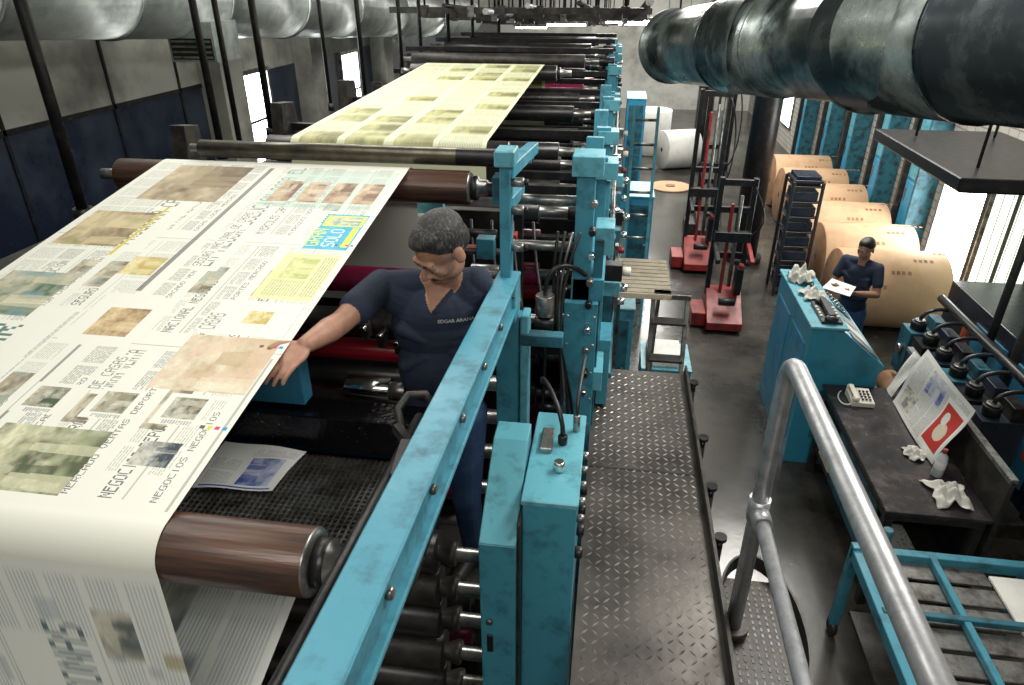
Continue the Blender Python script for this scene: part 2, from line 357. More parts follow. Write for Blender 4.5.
def block(fn,Y0,Y1,X0,X1,*a,**k): fn(sy(max(Y0,Y1)),sy(min(Y0,Y1)),xx(max(X0,X1)),xx(min(X0,X1)),*a,**k)
def head_(Y,X,t,k=3,kx=3,**a):
    L=len(t)*6*k*c.dy; c.rect(sy(Y)-L-.01,sy(Y)+.006,xx(X)-.008,xx(X)+7*kx*CX+.006,paperL); c.word(sy(Y),xx(X),t,k,kx,**a)
WORDS=['PROGRAMA','NACIONAL','SOLUCION','MERCADO','SEGURO','CAPITAL','DEPORTES','LOCAL','MIERCOLES','VENTAS','CASAS','NEGOCIOS']
pages=[(3.0,2.30),(2.27,1.66),(1.63,1.04)]
for (ya,yb) in pages:
    for (xa,xb) in((-.93,-1.48),(-1.53,-2.09)):
        n=5;h=(xb-xa)/n
        for i in range(n):
            X0=xa+h*i-.006;X1=xa+h*(i+1)+.006
            r=rng.random()
            block(c.columns,ya-.02,yb+.02,X0-(.030 if r>.35 else 0),X1,cw=.095,col=(.20,.20,.20),mix=.60,pitch=3,dark=1 if r<.6 else 2)
            if r>.35: head_(yb+.03,X0-.026,WORDS[rng.integers(12)]+' '+WORDS[rng.integers(12)]+(' '+WORDS[rng.integers(12)] if r>.6 else ''),1,2 if i%2 else 1,col=(.06,.06,.06),mix=.9)
            if .42<r<.62: block(c.photo,yb+.25,yb+.42,X0-.03,X1,(.15,.13,.09),(.6,.56,.42),(.3,.4,.35) if r>.5 else None)
            if i%2: block(c.rect,ya-.03,yb+.03,X0+.004,X0+.001,(.3,.3,.3),.6)
for (ya,yb) in pages: block(c.rect,yb-.010,yb-.024,XE,-2.1,paperL)
for (ya,yb) in pages[1:]: block(c.rect,ya-.004,ya-.008,XE,-2.1,(.4,.4,.38))
block(c.rect,3.0,1.03,-1.49,-1.52,paperL)
block(c.rect,2.95,2.05,-1.335,-1.425,paperL);head_(2.08,-1.375,'LA MEJOR SOLUCION PARA EL',2,4,col=(.10,.13,.10),mix=.85);head_(2.08,-1.41,'SEGURO NACIONAL DE CASAS',1,2,mix=.9)
block(c.rect,2.9,2.15,-1.69,-1.78,paperL);head_(2.2,-1.765,'PROGRAMA CAPITAL',2,4,col=(.13,.15,.06),mix=.9)
block(c.rect,2.95,1.9,-1.525,-1.545,(.10,.10,.10),.8);block(c.rect,1.60,1.05,-1.525,-1.535,(.12,.12,.12),.75);block(c.rect,1.6,1.05,-.92,-.928,(.1,.1,.1),.5)
block(c.rect,1.78,1.28,-1.64,-1.80,paperL);head_(1.33,-1.775,'ZONAR',4,6,col=(.03,.13,.12),mix=.9);block(c.text,1.76,1.30,-1.645,-1.665,mix=.7,pitch=3,dark=2)
block(c.rect,1.62,1.40,-1.25,-1.36,paperL);head_(1.42,-1.31,'GRAN VENTA',1,3,col=(.1,.1,.1));head_(1.42,-1.345,'DE CASAS',1,2)
ph=c.photo
block(ph,2.52,2.24,-.93,-1.10,(.02,.38,.60),(.10,.50,.64),n=0);block(c.rect,2.51,2.42,-.935,-1.095,(.76,.74,.08));block(c.rect,2.41,2.26,-.94,-.965,(.76,.74,.08))
for (X,t,cc,k,kx) in((-1.02,'SOLO',(.80,.80,.75),2,3),(-1.085,'GRAN',(.80,.78,.10),2,3)): c.word(sy(2.26),xx(X)-.03,t,k,kx,col=cc,mix=.95)
block(ph,2.50,2.43,-.95,-1.08,(.02,.2,.45),(.7,.7,.3))
block(c.rect,2.2,1.9,-.93,-1.14,(.72,.72,.36),.9);block(ph,2.17,2.03,-1.0,-1.10,(.42,.5,.16),(.78,.72,.4));block(c.text,2.18,1.92,-.94,-.99,mix=.6);block(c.text,2.02,1.92,-1.0,-1.12,mix=.5)
block(c.rect,2.95,2.56,-.93,-1.44,(.40,.58,.50),.5)
for X in(-.96,-1.08,-1.20,-1.32): block(ph,2.82,2.62,X,X-.095,(.20,.10,.06),(.56,.44,.28),(.66,.60,.48));block(c.text,2.60,2.57,X,X-.09,mix=.7)
block(ph,2.95,2.58,-1.62,-1.98,(.15,.10,.05),(.56,.47,.30),(.30,.24,.12));block(ph,2.46,2.18,-1.80,-2.07,(.18,.13,.06),(.60,.50,.30),(.3,.3,.12))
block(c.rect,2.52,2.12,-1.78,-1.795,(.6,.5,.05));block(ph,2.12,2.0,-1.55,-1.68,(.45,.38,.10),(.72,.64,.36),(.5,.25,.08))
block(c.rect,1.87,1.60,-1.38,-1.62,paperL);block(ph,1.80,1.65,-1.42,-1.56,(.24,.15,.06),(.68,.54,.32),n=2)
block(c.rect,1.88,1.70,-.94,-1.22,paperL);head_(1.72,-1.17,'CASAS',1,3,col=(.15,.15,.12));block(ph,1.83,1.76,-1.02,-1.10,(.5,.38,.1),(.75,.68,.4),n=1)
block(ph,1.69,1.44,-.93,-1.22,(.46,.34,.20),(.74,.69,.54),(.66,.50,.36),n=2)
for X in(-1.02,-1.22,-1.42): block(c.rect,1.43,1.31,X+.02,X-.11,paperL);block(ph,1.415,1.335,X,X-.09,(.06,.09,.05),(.58,.56,.46),(.35,.3,.2),n=2);block(c.text,1.328,1.312,X,X-.08,mix=.7,pitch=3,dark=2)
block(ph,1.27,1.06,-1.20,-1.50,(.08,.10,.05),(.66,.66,.46),(.38,.42,.26),n=3);block(ph,1.25,1.17,-1.0,-1.10,(.03,.05,.07),(.55,.55,.48),n=2)
block(ph,1.98,1.72,-1.80,-2.06,(.06,.14,.09),(.6,.56,.42),(.15,.3,.32));block(ph,1.62,1.36,-1.84,-2.06,(.12,.22,.14),(.55,.62,.46))
block(ph,1.28,1.08,-1.66,-1.95,(.12,.16,.07),(.64,.62,.45))
for Y in(1.32,1.66,2.28): 
    for k in range(4): block(c.rect,Y,Y-.012,-.915-k*.02,-.928-k*.02,[(.0,.3,.6),(.6,.05,.2),(.7,.6,.05),(.1,.1,.1)][k])
q0=int((sy(1.0)+.10)/c.dy);zd=sy(1.0)+.12
c.a[q0:]=np.array((.72,.735,.69))
for k in range(12):
    x0=.015+k*.098;c.text(zd,S-.02,x0,x0+.082,pitch=4,dark=2,word=(14,60),col=(.30,.34,.38),mix=.55)
for k in range(16):
    x0=rng.random()*1.1;y0=zd+rng.random()*.4;c.rect(y0,y0+rng.uniform(.03,.10),x0,x0+rng.uniform(.02,.07),(.28,.34,.38),.45)
c.rect(zd+.20,zd+.42,.22,.46,(.72,.735,.69));c.word(zd+.42,.24,'ZONAS',3,6,col=(.04,.10,.13),mix=.9)
c.photo(zd+.10,zd+.26,.10,.20,(.10,.12,.12),(.6,.58,.48));c.rect(zd+.22,zd+.27,.0,.05,(.35,.28,.12),.7);c.photo(zd+.05,zd+.2,.6,.8,(.12,.16,.16),(.6,.6,.5))
sub=c.a[q0:].copy();acc=sub.copy()
for k in range(1,8): acc+=np.concatenate([np.repeat(sub[:1],k,0),sub[:-k]])
c.a[q0:]=acc/8
web('newspaper_web',path,XE,XE-W,c)
path2=[(3.95,-1.5)]+arc(4.03,-.9,.08,180,95)+[(7.2,-.72)]+arc(7.25,-.80,.08,90,0)+[(7.33,-1.4)]
P=np.array(path2);S2=float(np.hypot(*np.diff(P,axis=0).T).sum());c=Canvas(S2,W,.007)
for k in range(15):
    y0=.6+k*.25
    for x0 in(.03,.32,.62,.91): 
        if rng.random()<.42: c.photo(y0,y0+.22,x0,x0+.24,(.16,.15,.06),(.56,.54,.34))
        else: c.text(y0,y0+.22,x0,x0+.26,pitch=4,dark=2,word=(5,12),mix=.8)
c.a*=np.array((.80,.82,.62))
ker=c.a.copy()
for k in range(1,11): ker+=np.roll(c.a,k,axis=0)
c.a=ker/11
web('newspaper_web.001',path2,-.73,-.73-W,c)
path3=arc(1.62,-1.72,.08,0,100)+[(.75,-1.86),(.35,-1.95)]
P=np.array(path3);S3=float(np.hypot(*np.diff(P,axis=0).T).sum());c=Canvas(S3,W,.005,(.72,.74,.70))
for k in range(5):
    for x0 in(.03,.2,.4,.6,.8,1.0): c.text(.15+k*.25,.37+k*.25,x0,x0+.15,pitch=5,dark=3,word=(10,30),mix=.6,col=(.3,.34,.38))
for k in range(9): x0=.02+.1*k;c.photo(.15+(k*37%50)/60,.32+(k*37%50)/60,x0,x0+.08,(.10,.14,.18),(.6,.6,.5))
ker=c.a.copy()
for k in range(1,9): ker+=np.roll(c.a,k,axis=0)
c.a=ker/9
web('newspaper_web.002',path3,XE+.02,XE+.02-W,c)
# loose newspaper page in the pit
c=Canvas(.28,.34,.003,(.66,.67,.66));c.photo(.03,.20,.16,.30,(.03,.07,.30),(.45,.5,.62));c.columns(.02,.27,.02,.13,mix=.6);c.columns(.20,.27,.15,.33,mix=.6,cw=.06);c.rect(.01,.02,.02,.32,(.05,.1,.35))
sheet('newspaper_sheet',(-1.31,1.61,-1.485),(-1.04,1.635,-1.485),(-1.0,1.83,-1.465),(-1.32,1.85,-1.465),c,.005)
print('T webs',time.time()-T0)
# ------------------------------------------------------------ rollers for webs
def roller(x0,x1,y,z,r,m,shaft=.03,ext=.14,ext0=.1):
    b=B();L=x1-x0
    b.lathe((x0,y,z),(x1,y,z),[(0,r*.8,STEEL),(.004,r*.97,STEEL),(.01,r,m),(L-.01,r,m),(L-.006,r*.97,STEEL),(L,r*.8,STEEL)],36)
    b.lathe((x1,y,z),(x1+ext,y,z),[(0,r*.72,BLACK),(.03,r*.72,BLACK),(.035,r*.5,STEEL),(.07,r*.5,STEEL),(.075,shaft,STEEL),(ext,shaft,STEEL)],24)
    b.cyl((x0-ext0,y,z),(x0,y,z),shaft,STEEL)
    return b
b=roller(-2.3,-.575,1.02,-1.117,RR-.001,BROWN,.026,.15)
b.box(-.47,-.43,.97,1.07,-1.17,-1.02,BLACK)
b.beam((-.45,1.02,-1.10),(-.45,1.32,-1.01),.03,.05,BLACK)
b.done('web_roller')
b=roller(-2.35,-.62,3.0,-.822,RR-.001,BROWN,.026,.12)
b.box(-.52,-.46,2.95,3.05,-.88,-.76,TEALD)
b.done('web_roller.001')
b=B();b.lathe((-2.0,3.07,-.700),(-.36,3.07,-.700),[(0,.02,STEEL),(.05,.02,STEEL),(.051,.040,BLACK),(.6,.040,OLIVE),(1.3,.040,OLIVE),(1.5,.040,BLACK),(1.55,.042,BLACK),(1.551,.02,STEEL),(1.64,.02,STEEL)],24);b.done('idler_roller')
roller(-2.1,-.6,4.03,-.9,.076,RUBB).done('web_roller.002')
roller(-2.1,-.6,7.25,-.80,.076,RUBB).done('web_roller.003')
roller(-2.25,-.7,1.62,-1.72,.076,RUBB).done('web_roller.004')
# ------------------------------------------------------------ front side rail, post, bracket
b=B()
b.beam((-.36,.12,-.885),(-.36,2.42,-1.04),.05,.115,TEAL)
b.beam((-.36,.12,-.83),(-.36,2.42,-.985),.085,.016,TEAL);b.beam((-.36,.12,-.94),(-.36,2.42,-1.095),.085,.016,TEAL)
b.beam((-.43,.12,-.985),(-.43,1.75,-1.085),.03,.06,BLACK);b.cyl((-.47,.12,-.96),(-.47,1.5,-1.05),.018,BLACK)
for k in range(7):
    y=.5+k*.3;z=-.885-.0674*(y-.12)
    b.cyl((-.336,y,z),(-.322,y,z),.014,STEEL,seg=6)
b.box(-.385,-.345,2.33,2.40,-1.0,-.52,TEAL);b.box(-.40,-.32,2.29,2.42,-1.14,-.98,TEAL2)
b.box(-.40,-.31,2.30,2.42,-4,-1.14,TEAL);b.box(-.30,-.27,2.28,2.36,-2.2,-1.1,TEAL2)
b.beam((-.36,2.34,-.58),(-.36,3.12,-.66),.05,.05,TEAL);b.beam((-.36,2.36,-.70),(-.40,3.0,-.82),.04,.05,TEAL)
b.box(-.40,-.33,2.31,2.42,-.56,-.505,TEAL2)
for z in(-.62,-.72,-.86): b.cyl((-.345,2.36,z),(-.30,2.36,z),.017,STEEL);b.cyl((-.30,2.36,z),(-.285,2.36,z),.012,BLACK)
b.beam((-.30,2.30,-1.2),(-.14,2.30,-1.2),.05,.05,TEALD)
b.beam((-.45,1.0,-1.12),(-.385,1.0,-.97),.03,.06,BLACK)
b.beam((-.36,.3,-4),(-.36,.3,-.9),.08,.08,TEALD)
b.done('press_side_rail',.004)
b=B();b.beam((-.40,1.30,-1.06),(-.50,1.38,-1.0),.02,.03,DARK);b.tube([(-.42,1.5,-1.02),(-.46,1.52,-.985),(-.50,1.50,-.98),(-.52,1.46,-1.0),(-.50,1.42,-1.03)],.011,DARK);b.sph((-.42,1.5,-1.02),.02,STEEL);b.done('adjustment_lever')
# ------------------------------------------------------------ cabinets at front right of press
b=B()
b.box(-.315,-.205,1.47,1.85,-4,-1.46,TEAL);b.box(-.195,-.035,1.55,2.0,-4,-1.36,TEAL)
b.prism([(1.47,-1.46),(1.85,-1.46),(1.85,-1.28),(1.75,-1.28)],'x',-.315,-.205,TEAL2)
b.box(-.20,-.03,1.545,2.02,-1.365,-1.345,TEAL2)
b.box(-.295,-.275,1.462,1.47,-1.92,-1.84,BLACK);b.sph((-.285,1.462,-1.78),(.012,.006,.012),STEEL)
b.box(-.205,-.195,1.5,1.95,-4,-1.4,DARK)
b.box(-.31,-.21,1.462,1.47,-2.15,-2.14,DARK)
for k in range(5): b.cyl((-.035,1.62+k*.08,-1.46),(-.012,1.62+k*.08,-1.46),.014,STEEL,seg=10)
for k in range(4): b.cyl((-.035,1.6+k*.1,-1.58),(-.01,1.6+k*.1,-1.58),.02,BLACK,seg=12)
b.cyl((-.1,1.7,-1.345),(-.1,1.7,-1.31),.018,CHROME);b.cyl((-.1,1.84,-1.345),(-.1,1.84,-1.31),.016,BLACK);b.cyl((-.06,1.92,-1.345),(-.06,1.92,-1.28),.012,STEEL);b.box(-.17,-.13,1.78,1.9,-1.345,-1.325,STEEL)
b.tube(bez((-.1,1.84,-1.31),(-.1,1.84,-1.2),(-.2,2.0,-1.15),(-.2,2.15,-1.3)),.008,BLACK,8);b.tube(bez((-.06,1.92,-1.28),(-.06,1.95,-1.15),(-.04,2.2,-1.15),(-.06,2.5,-1.4)),.007,KEYS,8)
b.done('press_control_cabinet',.006)
# ------------------------------------------------------------ press inside front (pit)
b=B()
b.box(-2.3,-.5,1.89,2.03,-1.44,-1.37,BLACKW);b.box(-2.3,-.5,1.87,1.90,-1.48,-1.345,BLACKW)
b.done('ink_trough',.004)
b=B()
for i in range(60): b.box(-1.7+i*.02,-1.694+i*.02,1.40,1.86,-1.52,-1.50,STEEL)
for i in range(23): b.box(-1.72,-.52,1.41+i*.02,1.414+i*.02,-1.515,-1.502,STEEL)
b.box(-1.73,-.5,1.38,1.40,-1.54,-1.49,DARK);b.box(-.52,-.5,1.4,1.86,-1.54,-1.49,DARK);b.box(-1.73,-.5,1.39,1.87,-1.60,-1.58,DARK)
b.done('drip_grating')
b=B()
mats=[MAG,DARK,REDR,RUBB,MAG,CYR]
k=0
for z,r in ((-1.18,.06),(-1.33,.06),(-1.47,.05),(-1.60,.07),(-1.78,.08),(-1.98,.08),(-2.2,.08),(-2.45,.08),(-2.7,.08),(-3.0,.08),(-3.3,.08)):
    y=2.72 if z>-1.25 else 2.6
    m=mats[k%6];k+=1
    b.lathe((-2.3,y,z),(-.42,y,z),[(0,.03,STEEL),(.1,.03,STEEL),(.101,r,m),(1.7,r,m),(1.701,.035,STEEL),(1.88,.035,STEEL)],20)
for z in (-1.9,-2.08,-2.25,-2.45,-2.63,-2.85,-3.1):
    m=[DARK,RUBB,DARK,MAG,RUBB,DARK,RUBB][k%7];k+=1
    b.lathe((-2.3,1.85,z),(-.33,1.85,z),[(0,.03,STEEL),(.1,.03,STEEL),(.101,.08,m),(1.75,.08,m),(1.751,.03,DARK),(1.80,.05,DARK),(1.82,.05,DARK),(1.821,.028,STEEL),(1.97,.028,STEEL)],20)
b.box(-2.45,-2.35,1.3,3.3,-4,-1.0,DARK)
b.box(-1.30,-1.03,1.93,2.0,-1.34,-1.17,BLUE)
b.box(-1.25,-.80,3.16,3.2,-1.25,-.93,TEAL2);b.box(-1.22,-1.0,3.14,3.16,-1.2,-.98,PAPER);b.box(-.95,-.85,3.14,3.16,-1.1,-1.0,PAPER)
b.box(-2.35,-.42,3.24,3.3,-4,-1.0,BLACK)
R=random.Random(5)
for k in range(28):
    x=R.uniform(-.62,-.40);y=R.uniform(2.5,3.2);z=R.uniform(-1.7,-.95);m=R.choice((STEEL,BLACK,CHROME,DARK,TEALD,RED))
    if k%3==0: b.box(x,x+R.uniform(.03,.08),y,y+.06,z,z+R.uniform(.03,.09),m)
    else: b.cyl((x-.05,y,z),(x+.08,y,z),R.uniform(.012,.035),m,seg=12)
for k in range(9):
    x=-1.0+.07*k;z=-1.28-.03*(k%3);b.box(x,x+.03,2.44,2.5,z-.06,z,[STEEL,BLACK,CHROME][k%3]);b.cyl((x+.015,2.42,z),(x+.015,2.5,z),.014,CHROME,seg=10)
b.cyl((-.98,2.2,-1.42),(-.80,2.2,-1.42),.05,CHROME);b.cyl((-.80,2.2,-1.42),(-.74,2.2,-1.42),.035,STEEL);b.box(-1.15,-.7,2.18,2.24,-1.52,-1.46,DARK)
for k in range(5):
    x=-.75+.1*k;b.tube(bez((x,3.1,-1.0),(x+.05,2.9,-1.4),(x+.12,2.8,-1.2),(x+.1,2.7,-1.8)),.008,BLACK,8)
b.done('printing_press_unit',.003)
b=B();b.box(-1.1,-.42,2.12,2.55,-2.44,-2.41,PLATE)
for x in(-1.06,-.46):
    for y in(2.15,2.5): b.box(x-.02,x+.02,y-.02,y+.02,-4,-2.44,DARK)
b.done('operator_footplate')
# ------------------------------------------------------------ press units behind
def unit(i,y0,dep,top,seed,ztop=None):
    R=random.Random(seed);b=B();xr=-.05
    fr=[(y0,-4),(y0+dep,-4),(y0+dep,top-.35),(y0+dep*.75,top-.28),(y0+dep*.7,top),(y0+dep*.45,top+.02),(y0+dep*.40,top-.25),(y0,top-.42)]
    b.prism(fr,'x',xr-.09,xr,TEAL);b.prism(fr,'x',-2.45,-2.36,DARK)
    b.box(xr,xr+.05,y0+.05,y0+.10,-3.6,top-.15,TEAL2);b.box(xr-.06,xr+.03,y0-.03,y0+.03,-3.8,top-.02,TEAL)
    b.box(xr,xr+.09,y0+dep*.5,y0+dep*.85,top-.75,top-.48,TEAL2);b.box(xr,xr+.12,y0+dep*.3,y0+dep*.9,-2.6,-1.9,TEAL);b.box(xr,xr+.10,y0+dep*.1,y0+dep*.35,top-.98,top-.62,TEALD)
    b.box(xr-.05,xr+.08,y0-.05,y0+.10,top-.12,top-.04,TEAL2)
    b.box(xr,xr+.004,y0+dep*.15,y0+dep*.8,top-1.5,top-1.1,DARK)
    for k in range(22):
        z=top-.25-R.random()*1.7;y=y0+R.random()*dep;r=R.uniform(.012,.035);m=R.choice((STEEL,CHROME,BLACK,DARK,PLAST))
        b.cyl((xr,y,z),(xr+R.uniform(.04,.11),y,z),r,m,seg=12)
    for k in range(6):
        y=y0+R.random()*dep;b.cyl((xr+.03,y,top-1.6),(xr+.03,y,top-.4),.009,R.choice((BLACK,STEEL,KEYS)),seg=8)
    for k in range(3):
        y=y0+R.random()*dep;b.tube(bez((xr,y,top-.5),(xr+.15,y,top-.6),(xr+.12,y+.2,top-1.1),(xr,y+.1,top-1.3)),.009,R.choice((BLACK,KEYS,ORANGE)),8)
    b.cyl((xr+.05,y0+.2,top-.62),(xr+.07,y0+.2,top-.62),.05,BLACK,seg=16)
    z=top-.02 if ztop is None else ztop;k=0
    while z>-3.4:
        if i==1: m=[RUBB,MAG,MAG,REDR,RUBB,MAG,STEEL][k%7]
        else: m=R.choice((RUBB,RUBB,DARK,MAG if k in(2,3,4) else RUBB,STEEL if k>2 else DARK,REDR if k in(3,) else BLACK))
        r=R.uniform(.045,.075)
        y=y0+dep*.25+R.uniform(-.05,.35*dep)
        b.lathe((-2.36,y,z),(xr,y,z),[(0,.025,STEEL),(.12,.025,STEEL),(.121,r,m),(2.0,r,m),(2.001,.03,STEEL),(2.15,.03,STEEL),(2.151,.045,BLACK),(2.31,.045,BLACK)],18)
        z-=R.uniform(.13,.2);k+=1
    zz0=0 if ztop is None else ztop-top
    for yy,zz in((y0+.02,top-.12),(y0+dep*.6,top+.06),(y0+dep,top-.30),(y0+.0,top-.75)):
        b.box(-2.4,xr-.02,yy-.025,yy+.025,zz-.025+zz0,zz+.025+zz0,BLACK)
    b.box(-2.36,xr-.1,y0+dep-.05,y0+dep,-4,top-.5,BLACK)
    b.done('printing_press_unit.%03d'%i,.003)
unit(1,3.35,.55,-.72,3,-1.06)
for i,(y,dp,t,zt) in enumerate(((4.45,.8,-.78,-1.0),(5.75,.8,-.78,-1.0),(6.95,.12,-.9,-1.0),(7.6,.9,-.72,None),(9.0,.9,-.72,None),(10.5,1.0,-.75,None),(12.2,1.0,-.85,None))): unit(i+2,y,dp,t,11+i,zt)
b=B();b.box(-.135,-.06,2.72,2.80,-4,-.62,TEAL);b.box(-.05,-.01,2.74,2.84,-4,-.95,TEALD);b.box(-.155,-.03,2.70,2.86,-.68,-.60,TEAL2);b.box(-.14,.0,2.72,3.3,-1.22,-1.12,TEAL);b.box(-.08,-.01,2.84,3.30,-4,-1.6,TEAL)
b.box(-.15,.02,2.70,2.95,-1.66,-1.56,TEAL2);b.box(-.05,.03,2.75,2.90,-1.02,-.90,TEAL2);b.box(-.005,.05,2.9,3.1,-1.86,-1.5,TEAL);b.box(-.165,-.02,2.69,2.73,-2.6,-1.22,TEAL)
for k in range(5): b.cyl((-.15,2.685,-1.28-k*.14),(-.15,2.69,-1.28-k*.14),.007,STEEL,seg=8);b.cyl((-.035,2.685,-1.28-k*.14),(-.035,2.69,-1.28-k*.14),.007,STEEL,seg=8)
for k in range(9): b.cyl((-.06,2.70,-.78-k*.11),(-.06,2.66-.02*(k%2),-.78-k*.11),.015,[STEEL,BLACK,CHROME][k%3],seg=10)
for z in(-.8,-1.0,-1.35): b.cyl((-.42,2.78,z),(-.13,2.78,z),.022,STEEL)
b.cyl((-.24,2.6,-1.24),(-.24,2.6,-1.15),.04,STEEL);b.cyl((-.28,2.6,-1.28),(-.20,2.6,-1.28),.03,BLACK)
b.tube(bez((-.24,2.6,-1.15),(-.24,2.6,-1.0),(-.15,2.62,-1.0),(-.08,2.72,-1.1)),.010,BLACK)
for k in range(4): b.tube(bez((-.2+.03*k,2.68,-.9),(-.25,2.6,-1.3),(-.1,2.6,-1.5),(-.1-.03*k,2.7,-1.9)),.007,[BLACK,KEYS,STEEL,KEYS][k],8)
b.done('press_side_upright',.004)
b=B()
for k in range(14):
    y=3.0+k*.28;z=-1.2-.2*(k%3);b.box(-.05,.08,y,y+.07,z-.04,z+.04,random.choice((STEEL,TEALD,BLACK,TEAL2)));b.cyl((.08,y+.035,z),(.12,y+.035,z),.022,random.choice((CHROME,PLAST,DARK,RED)),seg=12)
b.cyl((.02,3.0,-1.05),(.02,7.0,-1.05),.012,STEEL);b.cyl((.05,3.0,-1.75),(.05,7.0,-1.75),.018,TEALD)
b.done('valve_bank',.003)
# ------------------------------------------------------------ catwalk
b=B();x0,x1,y0,y1,z=-.02,.46,.45,3.30,-1.88
b.box(x0,x1,y0,y1,z-.03,z,PLATE)
nx=13;pit=(x1-x0-.03)/nx;ny=int((y1-y0-.02)/pit)
for i in range(nx):
    for j in range(ny):
        cx=x0+.015+(i+.5)*pit;cy=y0+.014+(j+.5)*pit
        a=math.radians(45 if (i+j)%2 else -45);L=.0165;w=.0045
        dx,dy=math.cos(a),math.sin(a)
        A=b.bm.verts.new((cx+dx*L,cy+dy*L,z));C=b.bm.verts.new((cx-dx*L,cy-dy*L,z));D=b.bm.verts.new((cx-dy*w,cy+dx*w,z));E=b.bm.verts.new((cx+dy*w,cy-dx*w,z));T=b.bm.verts.new((cx,cy,z+.0035))
        for q in((A,D,T),(D,C,T),(C,E,T),(E,A,T)): b.face(q,PLATER)
b.box(x0+.01,x1-.01,2.42,2.43,z-.001,z+.0012,BLACK)
b.box(x0+.01,x1-.01,y0,y1,z-.09,z-.03,DARK)
b.box(x1,x1+.012,y0,y1,z-.06,z+.055,DARK)
for y in(.5,1.9,3.25):
    for x in(x0+.03,x1-.03): b.box(x-.025,x+.025,y-.025,y+.025,-4,z-.09,DARK)
for y in(2.05,2.35,2.7,3.2): b.cyl((x1+.045,y,z-.3),(x1+.045,y,z-.0),.013,BLACK);b.cyl((x1+.045,y,z),(x1+.045,y,z+.015),.024,BLACK);b.box(x1,x1+.05,y-.015,y+.015,z-.04,z-.02,BLACK)
b.done('catwalk')
b=B()
top=[(.505,-.6,-.88),(.505,1.60,-.88)]+[(.505,1.60+.075*math.sin(math.radians(a)),-.955+.075*math.cos(math.radians(a))) for a in(15,30,45,60,75,90)]+[(.505,1.675,-1.92)]
b.tube(top,.025,GALV,18)
b.tube([(.505,-.6,-1.40),(.505,1.675,-1.40)],.021,GALV,16);b.cyl((.505,1.675,-1.44),(.505,1.675,-1.36),.031,GALV,seg=18);b.cyl((.505,1.60,-1.40),(.505,1.65,-1.40),.029,GALV,seg=18)
b.cyl((.505,1.675,-1.93),(.505,1.675,-1.90),.05,DARK,seg=18)
b.cyl((.505,-.55,-4),(.505,-.55,-.88),.024,GALV)
b.done('catwalk_handrail')
b=B();n=30
for k in range(n):
    a0=math.radians(-100+k*(250/n));a1=math.radians(-100+(k+1)*(250/n))
    def pt(a,r,zz): return (.60+(.13+r)*math.cos(a),1.68+(.30+r)*math.sin(a),zz)
    b.poly([pt(a0,0,-1.94),pt(a1,0,-1.94),pt(a1,0,-1.88),pt(a0,0,-1.88)],DARK)
    b.poly([pt(a0,.008,-1.94),pt(a1,.008,-1.94),pt(a1,.008,-1.88),pt(a0,.008,-1.88)],DARK)
    b.poly([pt(a0,0,-1.88),pt(a1,0,-1.88),pt(a1,.008,-1.88),pt(a0,.008,-1.88)],DARK)
b.box(.474,.70,1.45,1.92,-1.96,-1.945,DARK)
for i in range(9):
    for j in range(18): b.box(.484+i*.024,.490+i*.024,1.46+j*.026,1.474+j*.026,-1.945,-1.943,PLATE)
b.box(.48,.54,1.46,1.5,-4,-1.96,DARK);b.box(.6,.66,1.86,1.9,-4,-1.96,DARK)
b.done('guard_hoop')
b=B();b.box(.10,.48,4.55,5.25,-2.0,-1.96,WOOD)
for k in range(9): b.box(.10,.48,4.57+k*.075,4.575+k*.075,-1.96,-1.957,DARK)
b.beam((.36,4.6,-1.98),(.36,4.1,-4),.03,.05,STEEL);b.beam((.60,4.6,-1.98),(.60,4.1,-4),.03,.05,STEEL);b.box(.36,.62,4.56,4.64,-2.0,-1.96,STEEL)
for k in range(7):
    f=(k+.7)/7.5;b.box(.36,.60,4.6-.5*f-.05,4.6-.5*f+.05,-1.98-2.02*f-.01,-1.98-2.02*f+.01,DARK)
b.beam((.13,5.2,-1.98),(.13,5.5,-4),.03,.03,STEEL);b.beam((.45,5.2,-1.98),(.45,5.5,-4),.03,.03,STEEL)
b.done('step_platform',.002)
b=B()
for x in(.22,.50): b.beam((x,8.6,-1.3),(x,8.2,-4),.035,.05,TEAL2)
for k in range(9): b.cyl((.22,8.58-.04*k,-1.45-.28*k),(.50,8.58-.04*k,-1.45-.28*k),.018,STEEL,seg=10)
b.done('ladder')
for i,(xa,xb,ya,yb,za,zb,m) in enumerate(((.02,.30,5.9,6.6,-4,-2.7,TEAL),(.05,.35,6.9,7.4,-4,-3.0,TEALD),(.45,.95,6.3,6.9,-4,-3.55,TEAL),(.25,.6,9.4,10.2,-4,-2.6,BLUE),(.2,.55,13.5,14.5,-4,-1.9,BLUE))):
    b=B();b.box(xa,xb,ya,yb,za,zb-.02,m);b.box(xa-.01,xb+.01,ya-.01,yb+.01,zb-.02,zb,TEAL2)
    b.box(xa+.04,xb-.04,ya-.006,ya,za+.15,zb-.12,TEALD);b.cyl((xb-.08,ya-.02,(za+zb)/2),(xb-.08,ya-.006,(za+zb)/2),.02,STEEL)
    if i==2:
        for k in range(8): b.box(xa+.05+.01*(k%2),xb-.1,ya+.05,yb-.1,zb+k*.012,zb+.01+k*.012,PAPER if k%2 else NEWSP)
    b.done('electrical_cabinet' if i==0 else 'electrical_cabinet.%03d'%i,.004)
